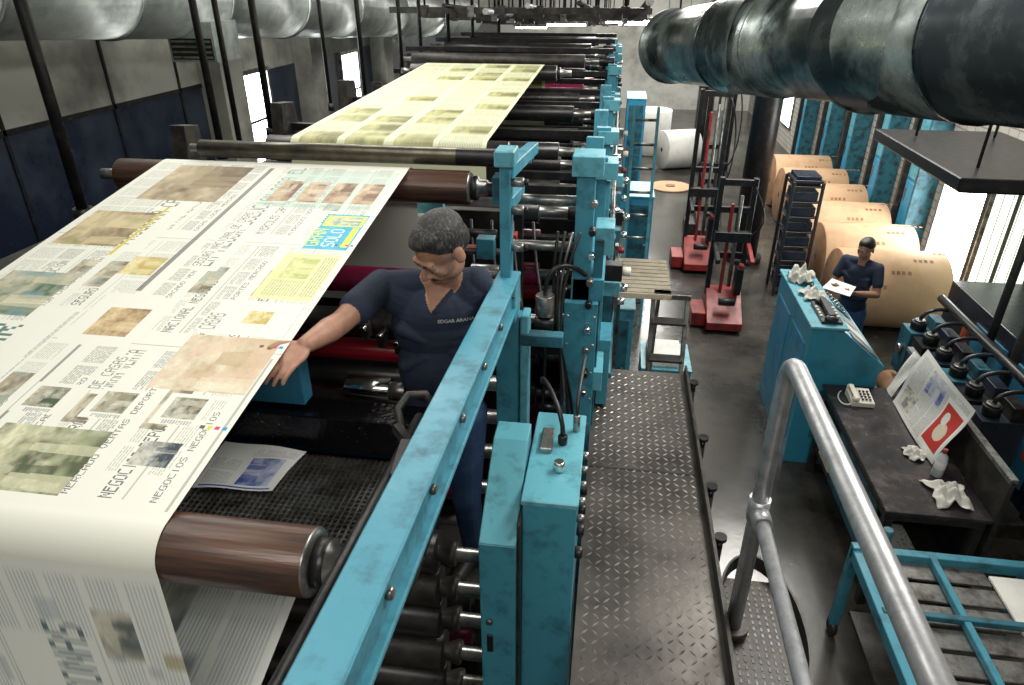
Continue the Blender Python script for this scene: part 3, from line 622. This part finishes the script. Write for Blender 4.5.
# ------------------------------------------------------------ right side: reel handling machines
def hoist(i,x,y,h,R1=RED):
    b=B();z0=-4
    b.prism([(y-.35,z0+.06),(y+.35,z0+.06),(y+.35,z0+.40),(y+.1,z0+.45),(y-.35,z0+.16)],'x',x-.22,x+.22,R1)
    for dx in(-.18,.18):
        for dy in(-.22,.22): b.cyl((x+dx-.04,y+dy,z0+.07),(x+dx+.04,y+dy,z0+.07),.07,KEYS)
    b.box(x-.40,x-.22,y-.2,y+.25,z0+.04,z0+.22,R1)
    for dx in(-.20,.20): b.box(x+dx-.03,x+dx+.03,y+.12,y+.20,z0+.35,z0+h,BLACK)
    for zz in(.9,1.5,h-.06): b.box(x-.20,x+.20,y+.13,y+.19,z0+zz-.04,z0+zz+.04,BLACK)
    b.box(x-.07,x-.03,y+.04,y+.08,z0+.4,z0+h-.3,R1);b.cyl((x+.05,y+.08,z0+.5),(x+.05,y+.08,z0+h-.2),.025,STEEL)
    b.box(x-.22,x+.22,y,y+.1,z0+1.12,z0+1.25,BLACK);b.beam((x-.2,y,z0+1.1),(x-.2,y-.40,z0+1.0),.05,.06,BLACK);b.beam((x+.2,y,z0+1.1),(x+.2,y-.40,z0+1.0),.05,.06,R1)
    b.box(x-.12,x+.12,y-.34,y-.33,z0+.07,z0+.14,PAPER);b.tube(bez((x+.2,y+.1,z0+h-.1),(x+.4,y,z0+h-.5),(x+.35,y-.05,z0+1.4),(x+.2,y,z0+1.2)),.012,BLACK,8)
    b.cyl((x-.10,y-.25,z0+.42),(x+.10,y-.25,z0+.42),.05,BLACK);b.box(x+.1,x+.18,y-.1,y+.1,z0+.45,z0+.8,BLACK);b.sph((x+.14,y-.1,z0+.85),.04,R1)
    b.done('reel_hoist' if i==0 else 'reel_hoist.%03d'%i,.008)
hoist(0,1.55,8.45,1.9);hoist(1,1.42,10.5,2.65);hoist(2,1.75,12.2,2.7,DARK)
b=B();b.cyl((2.2,10.9,-4),(2.2,10.9,ZC-.003),.2,BLACK,seg=28);b.cyl((2.2,10.9,-4),(2.2,10.9,-3.9),.28,DARK,seg=28);b.cyl((2.2,10.9,-1.0),(2.2,10.9,-.9),.24,DARK,seg=28);b.done('support_column')
b=B();b.cyl((2.1,17.5,-4),(2.1,17.5,ZC-.003),.2,DARK,seg=24);b.cyl((2.1,17.5,-4),(2.1,17.5,-3.9),.28,DARK,seg=24);b.done('support_column.001')
b=B();x0,x1,y0,y1=2.42,2.80,9.5,9.95
for x in(x0,x1):
    for y in(y0,y1): b.box(x-.02,x+.02,y-.02,y+.02,-4,-2.35,KEYS)
for k in range(8):
    z=-3.9+k*.21;b.box(x0,x1,y0,y1,z,z+.02,KEYS);b.box(x0+.03,x1-.03,y0+.02,y1-.05,z+.03,z+.15,WALLD)
b.box(x0,x1,y0,y1,-2.37,-2.33,KEYS);b.done('storage_rack',.004)
def proll(name,p,q,r,m,e):
    b=B();L=(V(q)-V(p)).length
    b.lathe(p,q,[(0,.05,KEYS),(.001,.06,e),(.002,r*.97,e),(.012,r,m),(L*.33,r,m),(L*.335,r*1.003,m),(L-.012,r,m),(L-.002,r*.97,e),(L-.001,.06,e),(L,.05,KEYS)],44)
    if m is KRAFT:
        P0=V(p)
        for k in range(7):
            a=math.radians(20+k*22);x=P0.x+.25+.28*(k%4)
            for dx in(0,.06,.12,.19): b.poly([(x+dx,P0.y-math.cos(a)*(r+.003),P0.z+math.sin(a)*(r+.003)),(x+dx+.04,P0.y-math.cos(a)*(r+.003),P0.z+math.sin(a)*(r+.003)),(x+dx+.04,P0.y-math.cos(a+.1)*(r+.003),P0.z+math.sin(a+.1)*(r+.003)),(x+dx,P0.y-math.cos(a+.1)*(r+.003),P0.z+math.sin(a+.1)*(r+.003))],KRAFTE)
    b.done(name)
ys=[8.75,9.85,10.95,12.05,13.15,14.25]
for i,y in enumerate(ys): proll('paper_roll' if i==0 else 'paper_roll.%03d'%i,(2.95+.04*i,y,-3.5+.0),(4.2,y,-3.5),.498,KRAFT,KRAFTE)
proll('paper_roll.006',(1.15,17.0,-3.55),(1.95,17.3,-3.55),.447,PAPER,PAPER);proll('paper_roll.007',(.95,18.8,-4+.002),(.95,18.8,-2.9),.5,PAPER,PAPER)
b=B();b.cyl((1.3,15.3,-4),(1.3,15.3,-3.97),.45,KRAFT,seg=30);b.cyl((1.3,15.3,-3.97),(1.3,15.3,-3.95),.1,KRAFTE,seg=20);b.done('roll_end_cap')
b=B();b.prism([(1.78,-4),(2.40,-4),(2.40,-3.0),(2.44,-2.93),(2.05,-2.62),(1.78,-2.58)],'y',5.5,6.8,BLUEC)
b.box(1.77,1.785,5.6,6.1,-3.8,-2.8,BLUE);b.box(1.77,1.785,6.2,6.7,-3.8,-2.8,BLUE)
b.box(1.76,2.07,5.48,6.82,-2.60,-2.575,TEAL2)
b.cyl((1.76,5.7,-3.2),(1.77,5.7,-3.2),.03,STEEL);b.box(1.95,2.3,5.49,5.5,-3.7,-3.2,TEALD)
def onslope(x): return -2.62-(x-2.05)*.795
for (xa,xb,ya,yb,m) in((2.1,2.38,6.3,6.7,TEALD),(2.1,2.35,5.98,6.2,KEYS),(2.10,2.36,5.75,5.93,PAPER),(2.14,2.4,5.54,5.70,KEYS)):
    b.poly([(xa,ya,onslope(xa)+.012),(xb,ya,onslope(xb)+.012),(xb,yb,onslope(xb)+.012),(xa,yb,onslope(xa)+.012)],m)
for r in range(4):
    for q in range(5):
        x=2.12+r*.06;y=6.33+q*.07;b.sph((x,y,onslope(x)+.02),.012,random.choice((RED,PLAST,STEEL,CHROME)),8)
b.done('control_console',.008)
def rag(name,c,s,m=CLOTH,seed=1,n=20,h=.06):
    b=B();g={}
    for i in range(n+1):
        for j in range(n+1):
            u=i/n-.5;v=j/n-.5
            rr=math.hypot(u,v)*2;w=.85+.12*math.sin(4*math.atan2(v,u)+seed)+.08*math.sin(7*math.atan2(v,u)+2*seed)
            z=h*max(0,1-rr*.75)**.7*(.55+.45*math.sin(13*u+6*v+seed)*math.cos(11*v-5*u+seed))
            g[i,j]=b.bm.verts.new((c[0]+u*s[0]*w,c[1]+v*s[1]*w,c[2]+max(0,z)+.003))
    for i in range(n):
        for j in range(n): b.face([g[i,j],g[i+1,j],g[i+1,j+1],g[i,j+1]],m,True)
    b.done(name,solid=.002)
rag('cleaning_rag',(1.90,6.55,-2.572),(.26,.38),CLOTH,1,h=.20);rag('cleaning_rag.001',(1.92,6.15,-2.572),(.24,.3),CLOTH,3,h=.12)
b=B()
b.prism([(5.55,-2.572),(5.95,-2.572),(5.95,-2.54),(5.55,-2.552)],'x',1.86,2.03,KEYS);b.sph((1.94,5.58,-2.535),(.06,.04,.03),KEYS);b.sph((1.94,5.92,-2.525),(.06,.04,.03),KEYS);b.beam((1.94,5.58,-2.51),(1.94,5.92,-2.50),.05,.03,KEYS)
for i in range(4):
    for j in range(2): b.box(1.865+j*.14,1.885+j*.14,5.64+i*.06,5.67+i*.06,-2.548,-2.538,PLAST)
b.done('intercom_handset')
b=B();b.box(1.95,2.62,3.8,5.45,-3.13,-3.10,BENCH);b.box(1.97,2.60,3.83,5.42,-3.2,-3.13,DARK)
for x in(2.0,2.57):
    for y in(3.86,5.39): b.box(x-.03,x+.03,y-.03,y+.03,-4,-3.2,DARK)
b.box(1.99,2.58,3.88,5.38,-3.75,-3.72,DARK);b.box(1.98,2.0,4.0,4.9,-3.72,-3.2,TEALD)
for k in range(9): b.box(2.02+.01*(k%3),2.35,3.9,4.3,-3.72+k*.012,-3.711+k*.012,PAPER if k%2 else NEWSP)
for k in range(7): b.box(2.0+.01*(k%3),2.3,5.0,5.3,-3.72+k*.015,-3.708+k*.015,PAPER if k%2 else KRAFT)
b.box(2.62,2.65,3.8,5.6,-4,-2.78,DARK);b.box(2.61,2.66,3.8,5.6,-2.80,-2.76,STEEL)
b.done('workbench',.004)
b=B();X,Y=-.11,.25
b.prism([(4.85+Y,-3.10),(5.05+Y,-3.10),(5.05+Y,-3.03),(4.85+Y,-3.06)],'x',2.20+X,2.38+X,PLAST);b.beam((2.23+X,4.86+Y,-3.03),(2.23+X,5.05+Y,-3.01),.04,.03,PLAST);b.sph((2.23+X,4.87+Y,-3.035),(.03,.03,.022),PLAST);b.sph((2.23+X,5.04+Y,-3.02),(.03,.03,.022),PLAST)
for i in range(4):
    for j in range(3): b.box(2.28+j*.03+X,2.30+j*.03+X,4.88+i*.035+Y,4.90+i*.035+Y,-3.05+i*.005,-3.04+i*.005,KEYS)
b.tube(bez((2.20+X,4.86+Y,-3.08),(2.1+X,4.8+Y,-3.09),(2.1+X,5.0+Y,-3.09),(2.18+X,5.08+Y,-3.09)),.006,PLAST,8)
b.done('telephone',.004)
b=B();b.lathe((2.43,4.25,-3.10),(2.43,4.25,-2.85),[(0,.03,GLASSP),(.005,.038,GLASSP),(.07,.038,GLASSP),(.071,.0385,PAPER),(.13,.0385,PAPER),(.131,.038,GLASSP),(.17,.032,GLASSP),(.195,.014,GLASSP),(.2,.017,RED),(.228,.017,RED)],20);b.done('water_bottle')
rag('cleaning_rag.002',(2.42,4.02,-3.10),(.26,.30),CLOTH,5,h=.13);rag('cleaning_rag.003',(2.36,4.48,-3.10),(.16,.2),CLOTH,8,h=.08)
# leaning posters: printed sheets
c=Canvas(.87,.50,.005,(.66,.66,.62));c.columns(.03,.85,.03,.47,cw=.2,mix=.6,pitch=5,dark=3);c.photo(.35,.60,.28,.46,(.05,.10,.35),(.6,.6,.6));c.photo(.60,.82,.05,.2,(.1,.1,.1),(.6,.58,.5))
c.rect(.02,.30,.02,.42,(.74,.74,.71));c.rect(.04,.28,.06,.38,(.48,.03,.02));yy_,xx_=np.mgrid[0:c.ns,0:c.nx];mk=((yy_*.005-.15)/.07)**2+((xx_*CX-.19)/.07)**2<1;c.a[mk]=(.62,.55,.42);mk=((yy_*.005-.20)/.04)**2+((xx_*CX-.28)/.05)**2<1;c.a[mk]=(.7,.68,.62)
sheet('leaning_newspaper_poster',(2.44,4.36,-3.09),(2.60,4.38,-2.62),(2.60,5.25,-2.60),(2.44,5.22,-3.09),c,.012,(-1,0,.2))
c=Canvas(.25,.4,.005,(.68,.68,.64));c.columns(.02,.24,.03,.37,cw=.1,mix=.6,pitch=5,dark=3)
sheet('leaning_newspaper_poster.001',(2.46,5.28,-3.09),(2.60,5.28,-2.70),(2.60,5.44,-2.72),(2.46,5.42,-3.09),c,.006,(-1,0,0))
b=B();x0,x1,y0,y1,z=1.72,2.75,2.45,3.55,-3.25
for (p,q) in(((x0,y0),(x0,y1)),((x1,y0),(x1,y1)),((x0,y0),(x1,y0)),((x0,y1),(x1,y1))): b.beam((p[0],p[1],z),(q[0],q[1],z),.06,.08,TEAL)
for x in(x0,x1):
    for y in(y0,y1): b.box(x-.03,x+.03,y-.03,y+.03,-3.9,z+.06,TEAL);b.cyl((x-.02,y,-3.94),(x+.02,y,-3.94),.06,KEYS)
for k in range(6): b.box(x0+.05,x1-.28,y0+.08+k*.17,y0+.22+k*.17,z-.03,z-.01,STEEL)
b.beam((x0+.45,y0,z+.02),(x0+.45,y1,z+.02),.04,.05,TEAL);b.beam((x0,y0+.6,z+.03),(x1-.2,y0+.6,z+.03),.04,.04,TEALD)
b.box(x1-.28,x1-.03,y0+.05,y1-.1,z-.01,z+.012,PAPER);b.box(x0+.05,x1-.05,y0+.05,y1-.05,-3.75,-3.72,DARK)
b.cyl((x0+.1,y1-.1,z+.05),(x0+.1,y1-.1,z+.3),.03,TEALD)
b.done('parts_cart',.004)
b=B()
for k in range(6):
    x=2.95;y=4.95+k*.30;m=[WALLD,BLACK,TEALD][k%3]
    b.box(x,x+.32,y-.12,y+.12,-3.45,-2.98,m);b.cyl((x+.1,y,-2.98),(x+.1,y,-2.90),.07,BLACK,seg=18);b.cyl((x+.1,y,-2.90),(x+.1,y,-2.88),.05,STEEL,seg=18)
    b.box(x+.2,x+.30,y-.10,y+.10,-2.98,-2.86,[BLACK,WALLD,TEALD][k%3]);b.cyl((x-.04,y,-3.2),(x,y,-3.2),.05,STEEL)
    b.tube(bez((x+.1,y,-2.88),(x+.1,y,-2.75),(x+.4,y,-2.7),(x+.5,y,-2.9)),.018,[BLACK,KEYS,WALLD][k%3],8)
for k in range(5): 
    y=4.8+k*.42;b.cyl((x+.55,y,-4),(x+.55,y,[-1.9,-1.75,-1.9,-1.75,-2.9][k]),.035,[BLACK,BLUE,DARK,BLACK,ORANGE][k])
b.cyl((3.3,4.7,-2.75),(3.3,6.7,-2.75),.04,BLACK);b.lathe((2.98,4.7,-3.65),(2.98,6.6,-3.65),[(0,.12,ORANGE),(.5,.12,ORANGE),(.51,.14,DARK),(.56,.14,DARK),(.57,.12,ORANGE),(1.3,.12,ORANGE),(1.31,.14,DARK),(1.36,.14,DARK),(1.37,.12,KRAFTE),(1.9,.12,KRAFTE)],20)
b.box(3.32,3.40,4.75,4.85,-3.3,-2.6,ORANGE)
b.cyl((3.6,4.6,-4),(3.6,4.6,-1.2),.03,BLACK);b.cyl((3.75,5.3,-4),(3.75,5.3,-1.0),.025,BLUE)
b.box(2.85,3.5,4.7,6.7,-4,-3.85,DARK);b.box(3.6,4.3,5.0,7.2,-4,-2.75,WALLD);b.box(3.58,3.6,5.1,5.7,-3.8,-2.9,BLUE);b.box(3.58,3.6,5.9,6.5,-3.8,-2.9,BLUE)
b.done('hydraulic_power_unit',.004)
# ------------------------------------------------------------ humans
def sd_caps(P,a,ra,b_,rb):
    a=np.array(a);b_=np.array(b_);ab=b_-a;t=np.clip(((P-a)@ab)/max(ab@ab,1e-9),0,1)
    return np.linalg.norm(P-(a+t[:,None]*ab),axis=1)-(ra+(rb-ra)*t)
def human(name,prims,vox,smooth=3,paint=None):
    t=B()
    for p in prims:
        if p[0]=='e':
            _,c,r,R,m=p;t.sph(c,r,SKIN,20,R)
        else:
            _,a,ra,c,rb,m=p;t.sph(a,ra,SKIN,16);t.sph(c,rb,SKIN,16)
            if (V(a)-V(c)).length>1e-4:t.lathe(a,c,[(0,ra,SKIN),((V(a)-V(c)).length,rb,SKIN)],18)
    ob=t.done(name+'_tmp')
    k=ob.modifiers.new('r','REMESH');k.mode='VOXEL';k.voxel_size=vox
    k=ob.modifiers.new('s','SMOOTH');k.factor=.5;k.iterations=smooth
    dg=bpy.context.evaluated_depsgraph_get();me=bpy.data.meshes.new_from_object(ob.evaluated_get(dg))
    me.name=name;me.materials.clear();mats=[]
    n=len(me.polygons);C=np.zeros(n*3);me.polygons.foreach_get('center',C);C=C.reshape(-1,3);C[:,2]-=ZO
    best=np.full(n,1e9);idx=np.zeros(n,int)
    for p in prims:
        if p[4 if p[0]=='e' else 5] not in mats: mats.append(p[4 if p[0]=='e' else 5])
    for p in prims:
        if p[0]=='e':
            _,c,r,R,m=p;Q=C-np.array(c)
            if R is not None: Q=Q@np.array(R)
            r=np.array(r if hasattr(r,'__len__') else (r,r,r));q=np.linalg.norm(Q/r,axis=1);g=np.linalg.norm(Q/(r*r),axis=1)+1e-9;dd=q*(q-1)/g
        else: _,a,ra,c,rb,m=p;dd=sd_caps(C,a,ra,c,rb)
        w=dd<best;best[w]=dd[w];idx[w]=mats.index(m)
    if paint: paint(C,idx,mats)
    for m in mats: me.materials.append(m)
    me.polygons.foreach_set('material_index',idx);me.polygons.foreach_set('use_smooth',np.ones(n,bool));me.update()
    o=bpy.data.objects.new(name,me);bpy.context.scene.collection.objects.link(o);bpy.data.objects.remove(ob);return o
def frame(fwd,up=(0,0,1)):
    f=V(fwd).normalized();r=f.cross(V(up)).normalized();u=r.cross(f);return Matrix((r,f,u)).transposed()
def head(C,fwd,skin,hair,s=1,must=None,up=(0,0,1),brow=BROW):
    R=frame(fwd,up);C=V(C);out=[]
    def e(c,r,m): out.append(('e',tuple(C+R@(V(c)*s)),tuple(x*s for x in r),R,m))
    def c(a,ra,b_,rb,m): out.append(('c',tuple(C+R@(V(a)*s)),ra*s,tuple(C+R@(V(b_)*s)),rb*s,m))
    e((0,-.012,.03),(.073,.092,.084),skin);e((0,.022,-.03),(.058,.066,.080),skin);e((0,.052,-.088),(.028,.026,.023),skin)
    for x in(-1,1):
        e((x*.033,.012,-.062),(.026,.045,.036),skin);e((x*.034,.058,-.026),(.022,.021,.022),skin)
        e((x*.030,.072,.002),(.0125,.0125,.0085),EYEW);e((x*.030,.0745,.0085),(.018,.0135,.0095),skin);e((x*.030,.074,-.009),(.016,.011,.006),skin);e((x*.030,.0825,-.001),(.0065,.004,.0045),EYED)
        c((x*.014,.090,.021),.0050,(x*.044,.077,.024),.0040,brow)
        e((x*.077,-.006,-.004),(.010,.021,.033),skin);e((x*.064,-.026,.034),(.0145,.044,.036),hair);e((x*.012,.094,-.030),(.009,.009,.008),skin)
        c((x*.020,.084,-.034),.006,(x*.032,.072,-.056),.006,skin)
    c((-.034,.077,.020),.012,(.034,.077,.020),.012,skin);c((0,.086,.010),.0075,(0,.106,-.026),.0115,skin)
    c((-.018,.083,-.058),.0058,(.018,.083,-.058),.0058,LIP);c((-.010,.087,-.057),.0055,(.010,.087,-.057),.0055,LIP);c((-.014,.081,-.068),.008,(.014,.081,-.068),.008,skin)
    if must: c((-.024,.081,-.049),.005,(-.004,.091,-.045),.0055,must);c((.024,.081,-.049),.005,(.004,.091,-.045),.0055,must)
    e((0,-.020,.046),(.0775,.092,.077),hair);e((0,-.060,.005),(.062,.050,.065),hair);e((0,.022,.086),(.055,.050,.034),hair);e((.012,.045,.082),(.036,.032,.022),hair)
    return out
def hand(W,dirn,pn,side,skin,curl=(.3,.5,.4),s=1,thumb=.5):
    W=V(W);d=V(dirn).normalized();n=V(pn);n=(n-d*n.dot(d)).normalized();l=d.cross(n).normalized()*side;out=[]
    R=Matrix((l,d,n)).transposed()
    out.append(('e',tuple(W+d*.052*s),(.039*s,.056*s,.016*s),R,skin));out.append(('e',tuple(W+d*.075*s),(.039*s,.026*s,.013*s),R,skin))
    for k,(off,L) in enumerate(((.030,.072),(.010,.080),(-.010,.074),(-.029,.058))):
        p=W+d*.088*s+l*off*s;a=0
        for seg,(f,c) in enumerate(zip((.45,.30,.25),curl)):
            a+=c*(1+.12*k);dd=(d*math.cos(a)+n*math.sin(a)+l*(off*1.6)).normalized();q=p+dd*L*f*s
            out.append(('c',tuple(p),(.0090-.0008*seg)*s,tuple(q),(.0084-.0008*seg)*s,skin));p=q
    p=W+d*.022*s+l*.028*s;q=p+(d*.6+l*.75+n*thumb*.5).normalized()*.042*s;r=q+(d*.95+l*.15+n*thumb).normalized()*.030*s
    out.append(('c',tuple(p),.014*s,tuple(q),.0108*s,skin));out.append(('c',tuple(q),.0108*s,tuple(r),.0088*s,skin))
    return out
def body(J,shirt,skin,pants,shoe,s=1,sleeve=.75,belly=0):
    o=[];sh=(V(J['sR'])-V(J['sL']));lat=sh.normalized()
    chest=V(J['chest']);pel=V(J['pelvis']);up=(chest-pel).normalized();f=up.cross(lat).normalized()
    if f.dot(V(J['fwd']))<0: f=-f
    r=f.cross(up).normalized();R=Matrix((r,f,up)).transposed()
    neck=V(J['neck'])
    E=lambda c,rr,m:o.append(('e',tuple(c),tuple(x*s for x in rr),R,m))
    C=lambda a,ra,b_,rb,m:o.append(('c',tuple(a),ra*s,tuple(b_),rb*s,m))
    E(chest,(.170,.110,.17),shirt);E(chest+up*.06*s+f*.012,(.155,.096,.11),shirt);E((chest+pel)/2+f*belly,(.160,.112,.19),shirt)
    E(pel+up*.03,(.168,.12,.13),shirt);E(pel-up*.06*s,(.165,.12,.10),pants)
    for k in('sR','sL'):
        S=V(J[k]);C(neck-V((0,0,.03)),.044,S+V((0,0,.0)),.052,shirt);C(chest+up*.03,.09,S-(S-chest)*.18,.068,shirt)
    C(neck-V((0,0,.05)),.060,V(J['head'])-V((0,0,.06))*s,.054,skin)
    for a in('R','L'):
        S,El,Wr=V(J['s'+a]),V(J['e'+a]),V(J['w'+a]);m=S+(El-S)*sleeve
        C(S,.056,m,.058,shirt);C(S+(El-S)*.3,.044,El,.038,skin);C(El,.038,El+(Wr-El)*.35,.040,skin);C(El+(Wr-El)*.35,.040,Wr,.026,skin)
        H,K,A=V(J['h'+a]),V(J['k'+a]),V(J['a'+a]);C(H,.092,K,.062,pants);C(K,.062,A+V((0,0,.03)),.05,pants)
        ft=V(J['fwd']).normalized();C(A+V((0,0,-.035)),.045,A+ft*.15*s+V((0,0,-.05)),.035,shoe)
    rr=random.Random(9)
    for k in range(9):
        z=rr.uniform(-.1,.6);cc=chest*(1-z)+pel*z;sx=rr.choice((-1,1));p=cc+f*.088*s+r*sx*.05;q=cc+f*.078*s+r*sx*.13+up*rr.uniform(-.08,.05);C(p,.021,q,.025,shirt)
    return o
FZ=-2.41
J=dict(head=(-.548,2.155,-.80),neck=(-.565,2.22,-.92),sR=(-.785,2.16,-.955),sL=(-.455,2.24,-.955),chest=(-.60,2.22,-1.12),pelvis=(-.62,2.29,-1.50),
 eR=(-.845,1.90,-.985),wR=(-.868,1.69,-.955),eL=(-.47,2.30,-1.22),wL=(-.54,2.14,-1.33),
 hR=(-.71,2.29,-1.56),hL=(-.53,2.29,-1.56),kR=(-.72,2.24,-1.98),kL=(-.53,2.26,-1.98),aR=(-.73,2.32,FZ+.08),aL=(-.52,2.32,FZ+.08),fwd=(-.30,-.95,0))
pr=body(J,NAVY,SKIN,JEANS,SHOE,1.03,.62,.02)
pr+=head((-.550,2.12,-.79),(-.50,-.66,-.60),SKIN,HAIRG,1.06,must=BROW,up=(.10,0,1))
pr+=hand(J['wR'],(-.35,-.92,-.22),(-.3,0,-1),-1,SKIN,curl=(.15,.25,.2),s=1.0,thumb=-.2)
pr+=hand(J['wL'],(-.3,-.8,-.5),(0,0,-1),1,SKIN)
pr.append(('c',(-.572,2.17,-.955),.05,(-.585,2.135,-1.02),.035,NAVY))
def vneck(C,idx,mats):
    f=np.array((-.30,-.95,0));f/=np.linalg.norm(f);r=np.array((-f[1],f[0],0))*-1
    q=C-np.array((-.578,2.15,-1.025));lat=np.abs(q@r);h=q[:,2]
    w=(q@f>-.06)&(h>0)&(h<.14)&(lat<h*.62)&(idx==mats.index(NAVY));idx[w]=mats.index(SKIN)
op=human('pressman',pr,.0042,3,vneck)
cu=bpy.data.curves.new('name_embroidery','FONT');cu.body='EDGAR ARANA';cu.size=.018;cu.extrude=.0006;cu.offset=.0004;cu.align_x='CENTER'
tx=bpy.data.objects.new('name_embroidery',cu);bpy.context.scene.collection.objects.link(tx);cu.materials.append(PAPER)
tx.rotation_euler=(math.radians(80),0,math.radians(6));tx.location=(-.502,2.04,-1.050+ZO)
k=tx.modifiers.new('sw','SHRINKWRAP');k.target=op;k.offset=.004;k.wrap_method='PROJECT';k.use_project_z=True;k.use_negative_direction=True;k.use_positive_direction=True
tx.parent=op
bx,by=2.66,7.15
fw=(-.75,-.62,0)
J=dict(head=(bx,by,-2.42),neck=(bx+.01,by+.02,-2.55),sR=(bx-.13,by+.13,-2.60),sL=(bx+.13,by-.10,-2.60),chest=(bx,by+.02,-2.76),pelvis=(bx,by+.03,-3.10),
 eR=(bx-.22,by+.10,-2.86),wR=(bx-.30,by-.12,-2.80),eL=(bx+.14,by-.20,-2.86),wL=(bx-.10,by-.28,-2.82),
 hR=(bx-.06,by+.08,-3.14),hL=(bx+.07,by-.03,-3.14),kR=(bx-.08,by+.07,-3.52),kL=(bx+.08,by-.06,-3.52),aR=(bx-.08,by+.12,-3.92),aL=(bx+.09,by-.03,-3.92),fwd=fw)
pr=body(J,NAVY,SKIN2,JEANS,SHOE,.93,.6)
pr+=head((bx-.01,by-.01,-2.43),(-.7,-.62,-.30),SKIN2,HAIRB,.98,brow=HAIRB)
pr+=hand(J['wR'],(-.1,-.9,.1),(.8,0,.4),-1,SKIN2,curl=(.5,.6,.4));pr+=hand(J['wL'],(-.8,-.4,.1),(-.3,.6,.6),1,SKIN2,curl=(.5,.6,.4))
human('pressman.001',pr,.007,2)
b=B();b.poly([(bx-.42,by-.22,-2.80),(bx-.20,by-.42,-2.80),(bx-.12,by-.30,-2.74),(bx-.30,by-.10,-2.74)],PAPER);b.done('paper_sheet',solid=.003)
# ------------------------------------------------------------ lights
def area(name,loc,size,sy_,power,col=(1,.97,.9),rot=(0,0,0)):
    l=bpy.data.lights.new(name,'AREA');l.shape='RECTANGLE';l.size=size;l.size_y=sy_;l.energy=power;l.color=col
    o=bpy.data.objects.new(name,l);o.location=(loc[0],loc[1],loc[2]+ZO);o.rotation_euler=rot;bpy.context.scene.collection.objects.link(o)
area('fluorescent_light',(-1.4,1.6,1.2),1.2,1.8,30)
area('fluorescent_light.001',(-1.6,5.5,1.2),1.0,2.5,68)
area('fluorescent_light.002',(1.6,3.2,1.2),1.0,2.5,180)
area('fluorescent_light.003',(2.6,8.5,1.2),1.2,3,330)
area('fluorescent_light.004',(.9,13,1.2),1.5,4,400)
area('fluorescent_light.005',(.5,20,1.2),2.5,4,750)
area('fluorescent_light.006',(-3.3,6.5,1.1),.8,5,120)
area('aisle_fill_light',(.2,-1.0,1.2),2.5,1.2,85)  # added fill above and behind the camera, brightens faces turned toward it
w=bpy.data.worlds.new('world');bpy.context.scene.world=w;w.use_nodes=True;w.node_tree.nodes['Background'].inputs[0].default_value=(.6,.65,.7,1);w.node_tree.nodes['Background'].inputs[1].default_value=.4
cd=bpy.data.cameras.new('camera');cam=bpy.data.objects.new('camera',cd);bpy.context.scene.collection.objects.link(cam)
cd.sensor_width=36;cd.lens=24;cd.clip_start=.05;cam.location=(0,0,ZO);cam.rotation_euler=(math.radians(90-27.8),0,math.radians(8.3))
bpy.context.scene.camera=cam
bpy.context.scene.view_settings.view_transform='Standard'
print('T all',time.time()-T0)
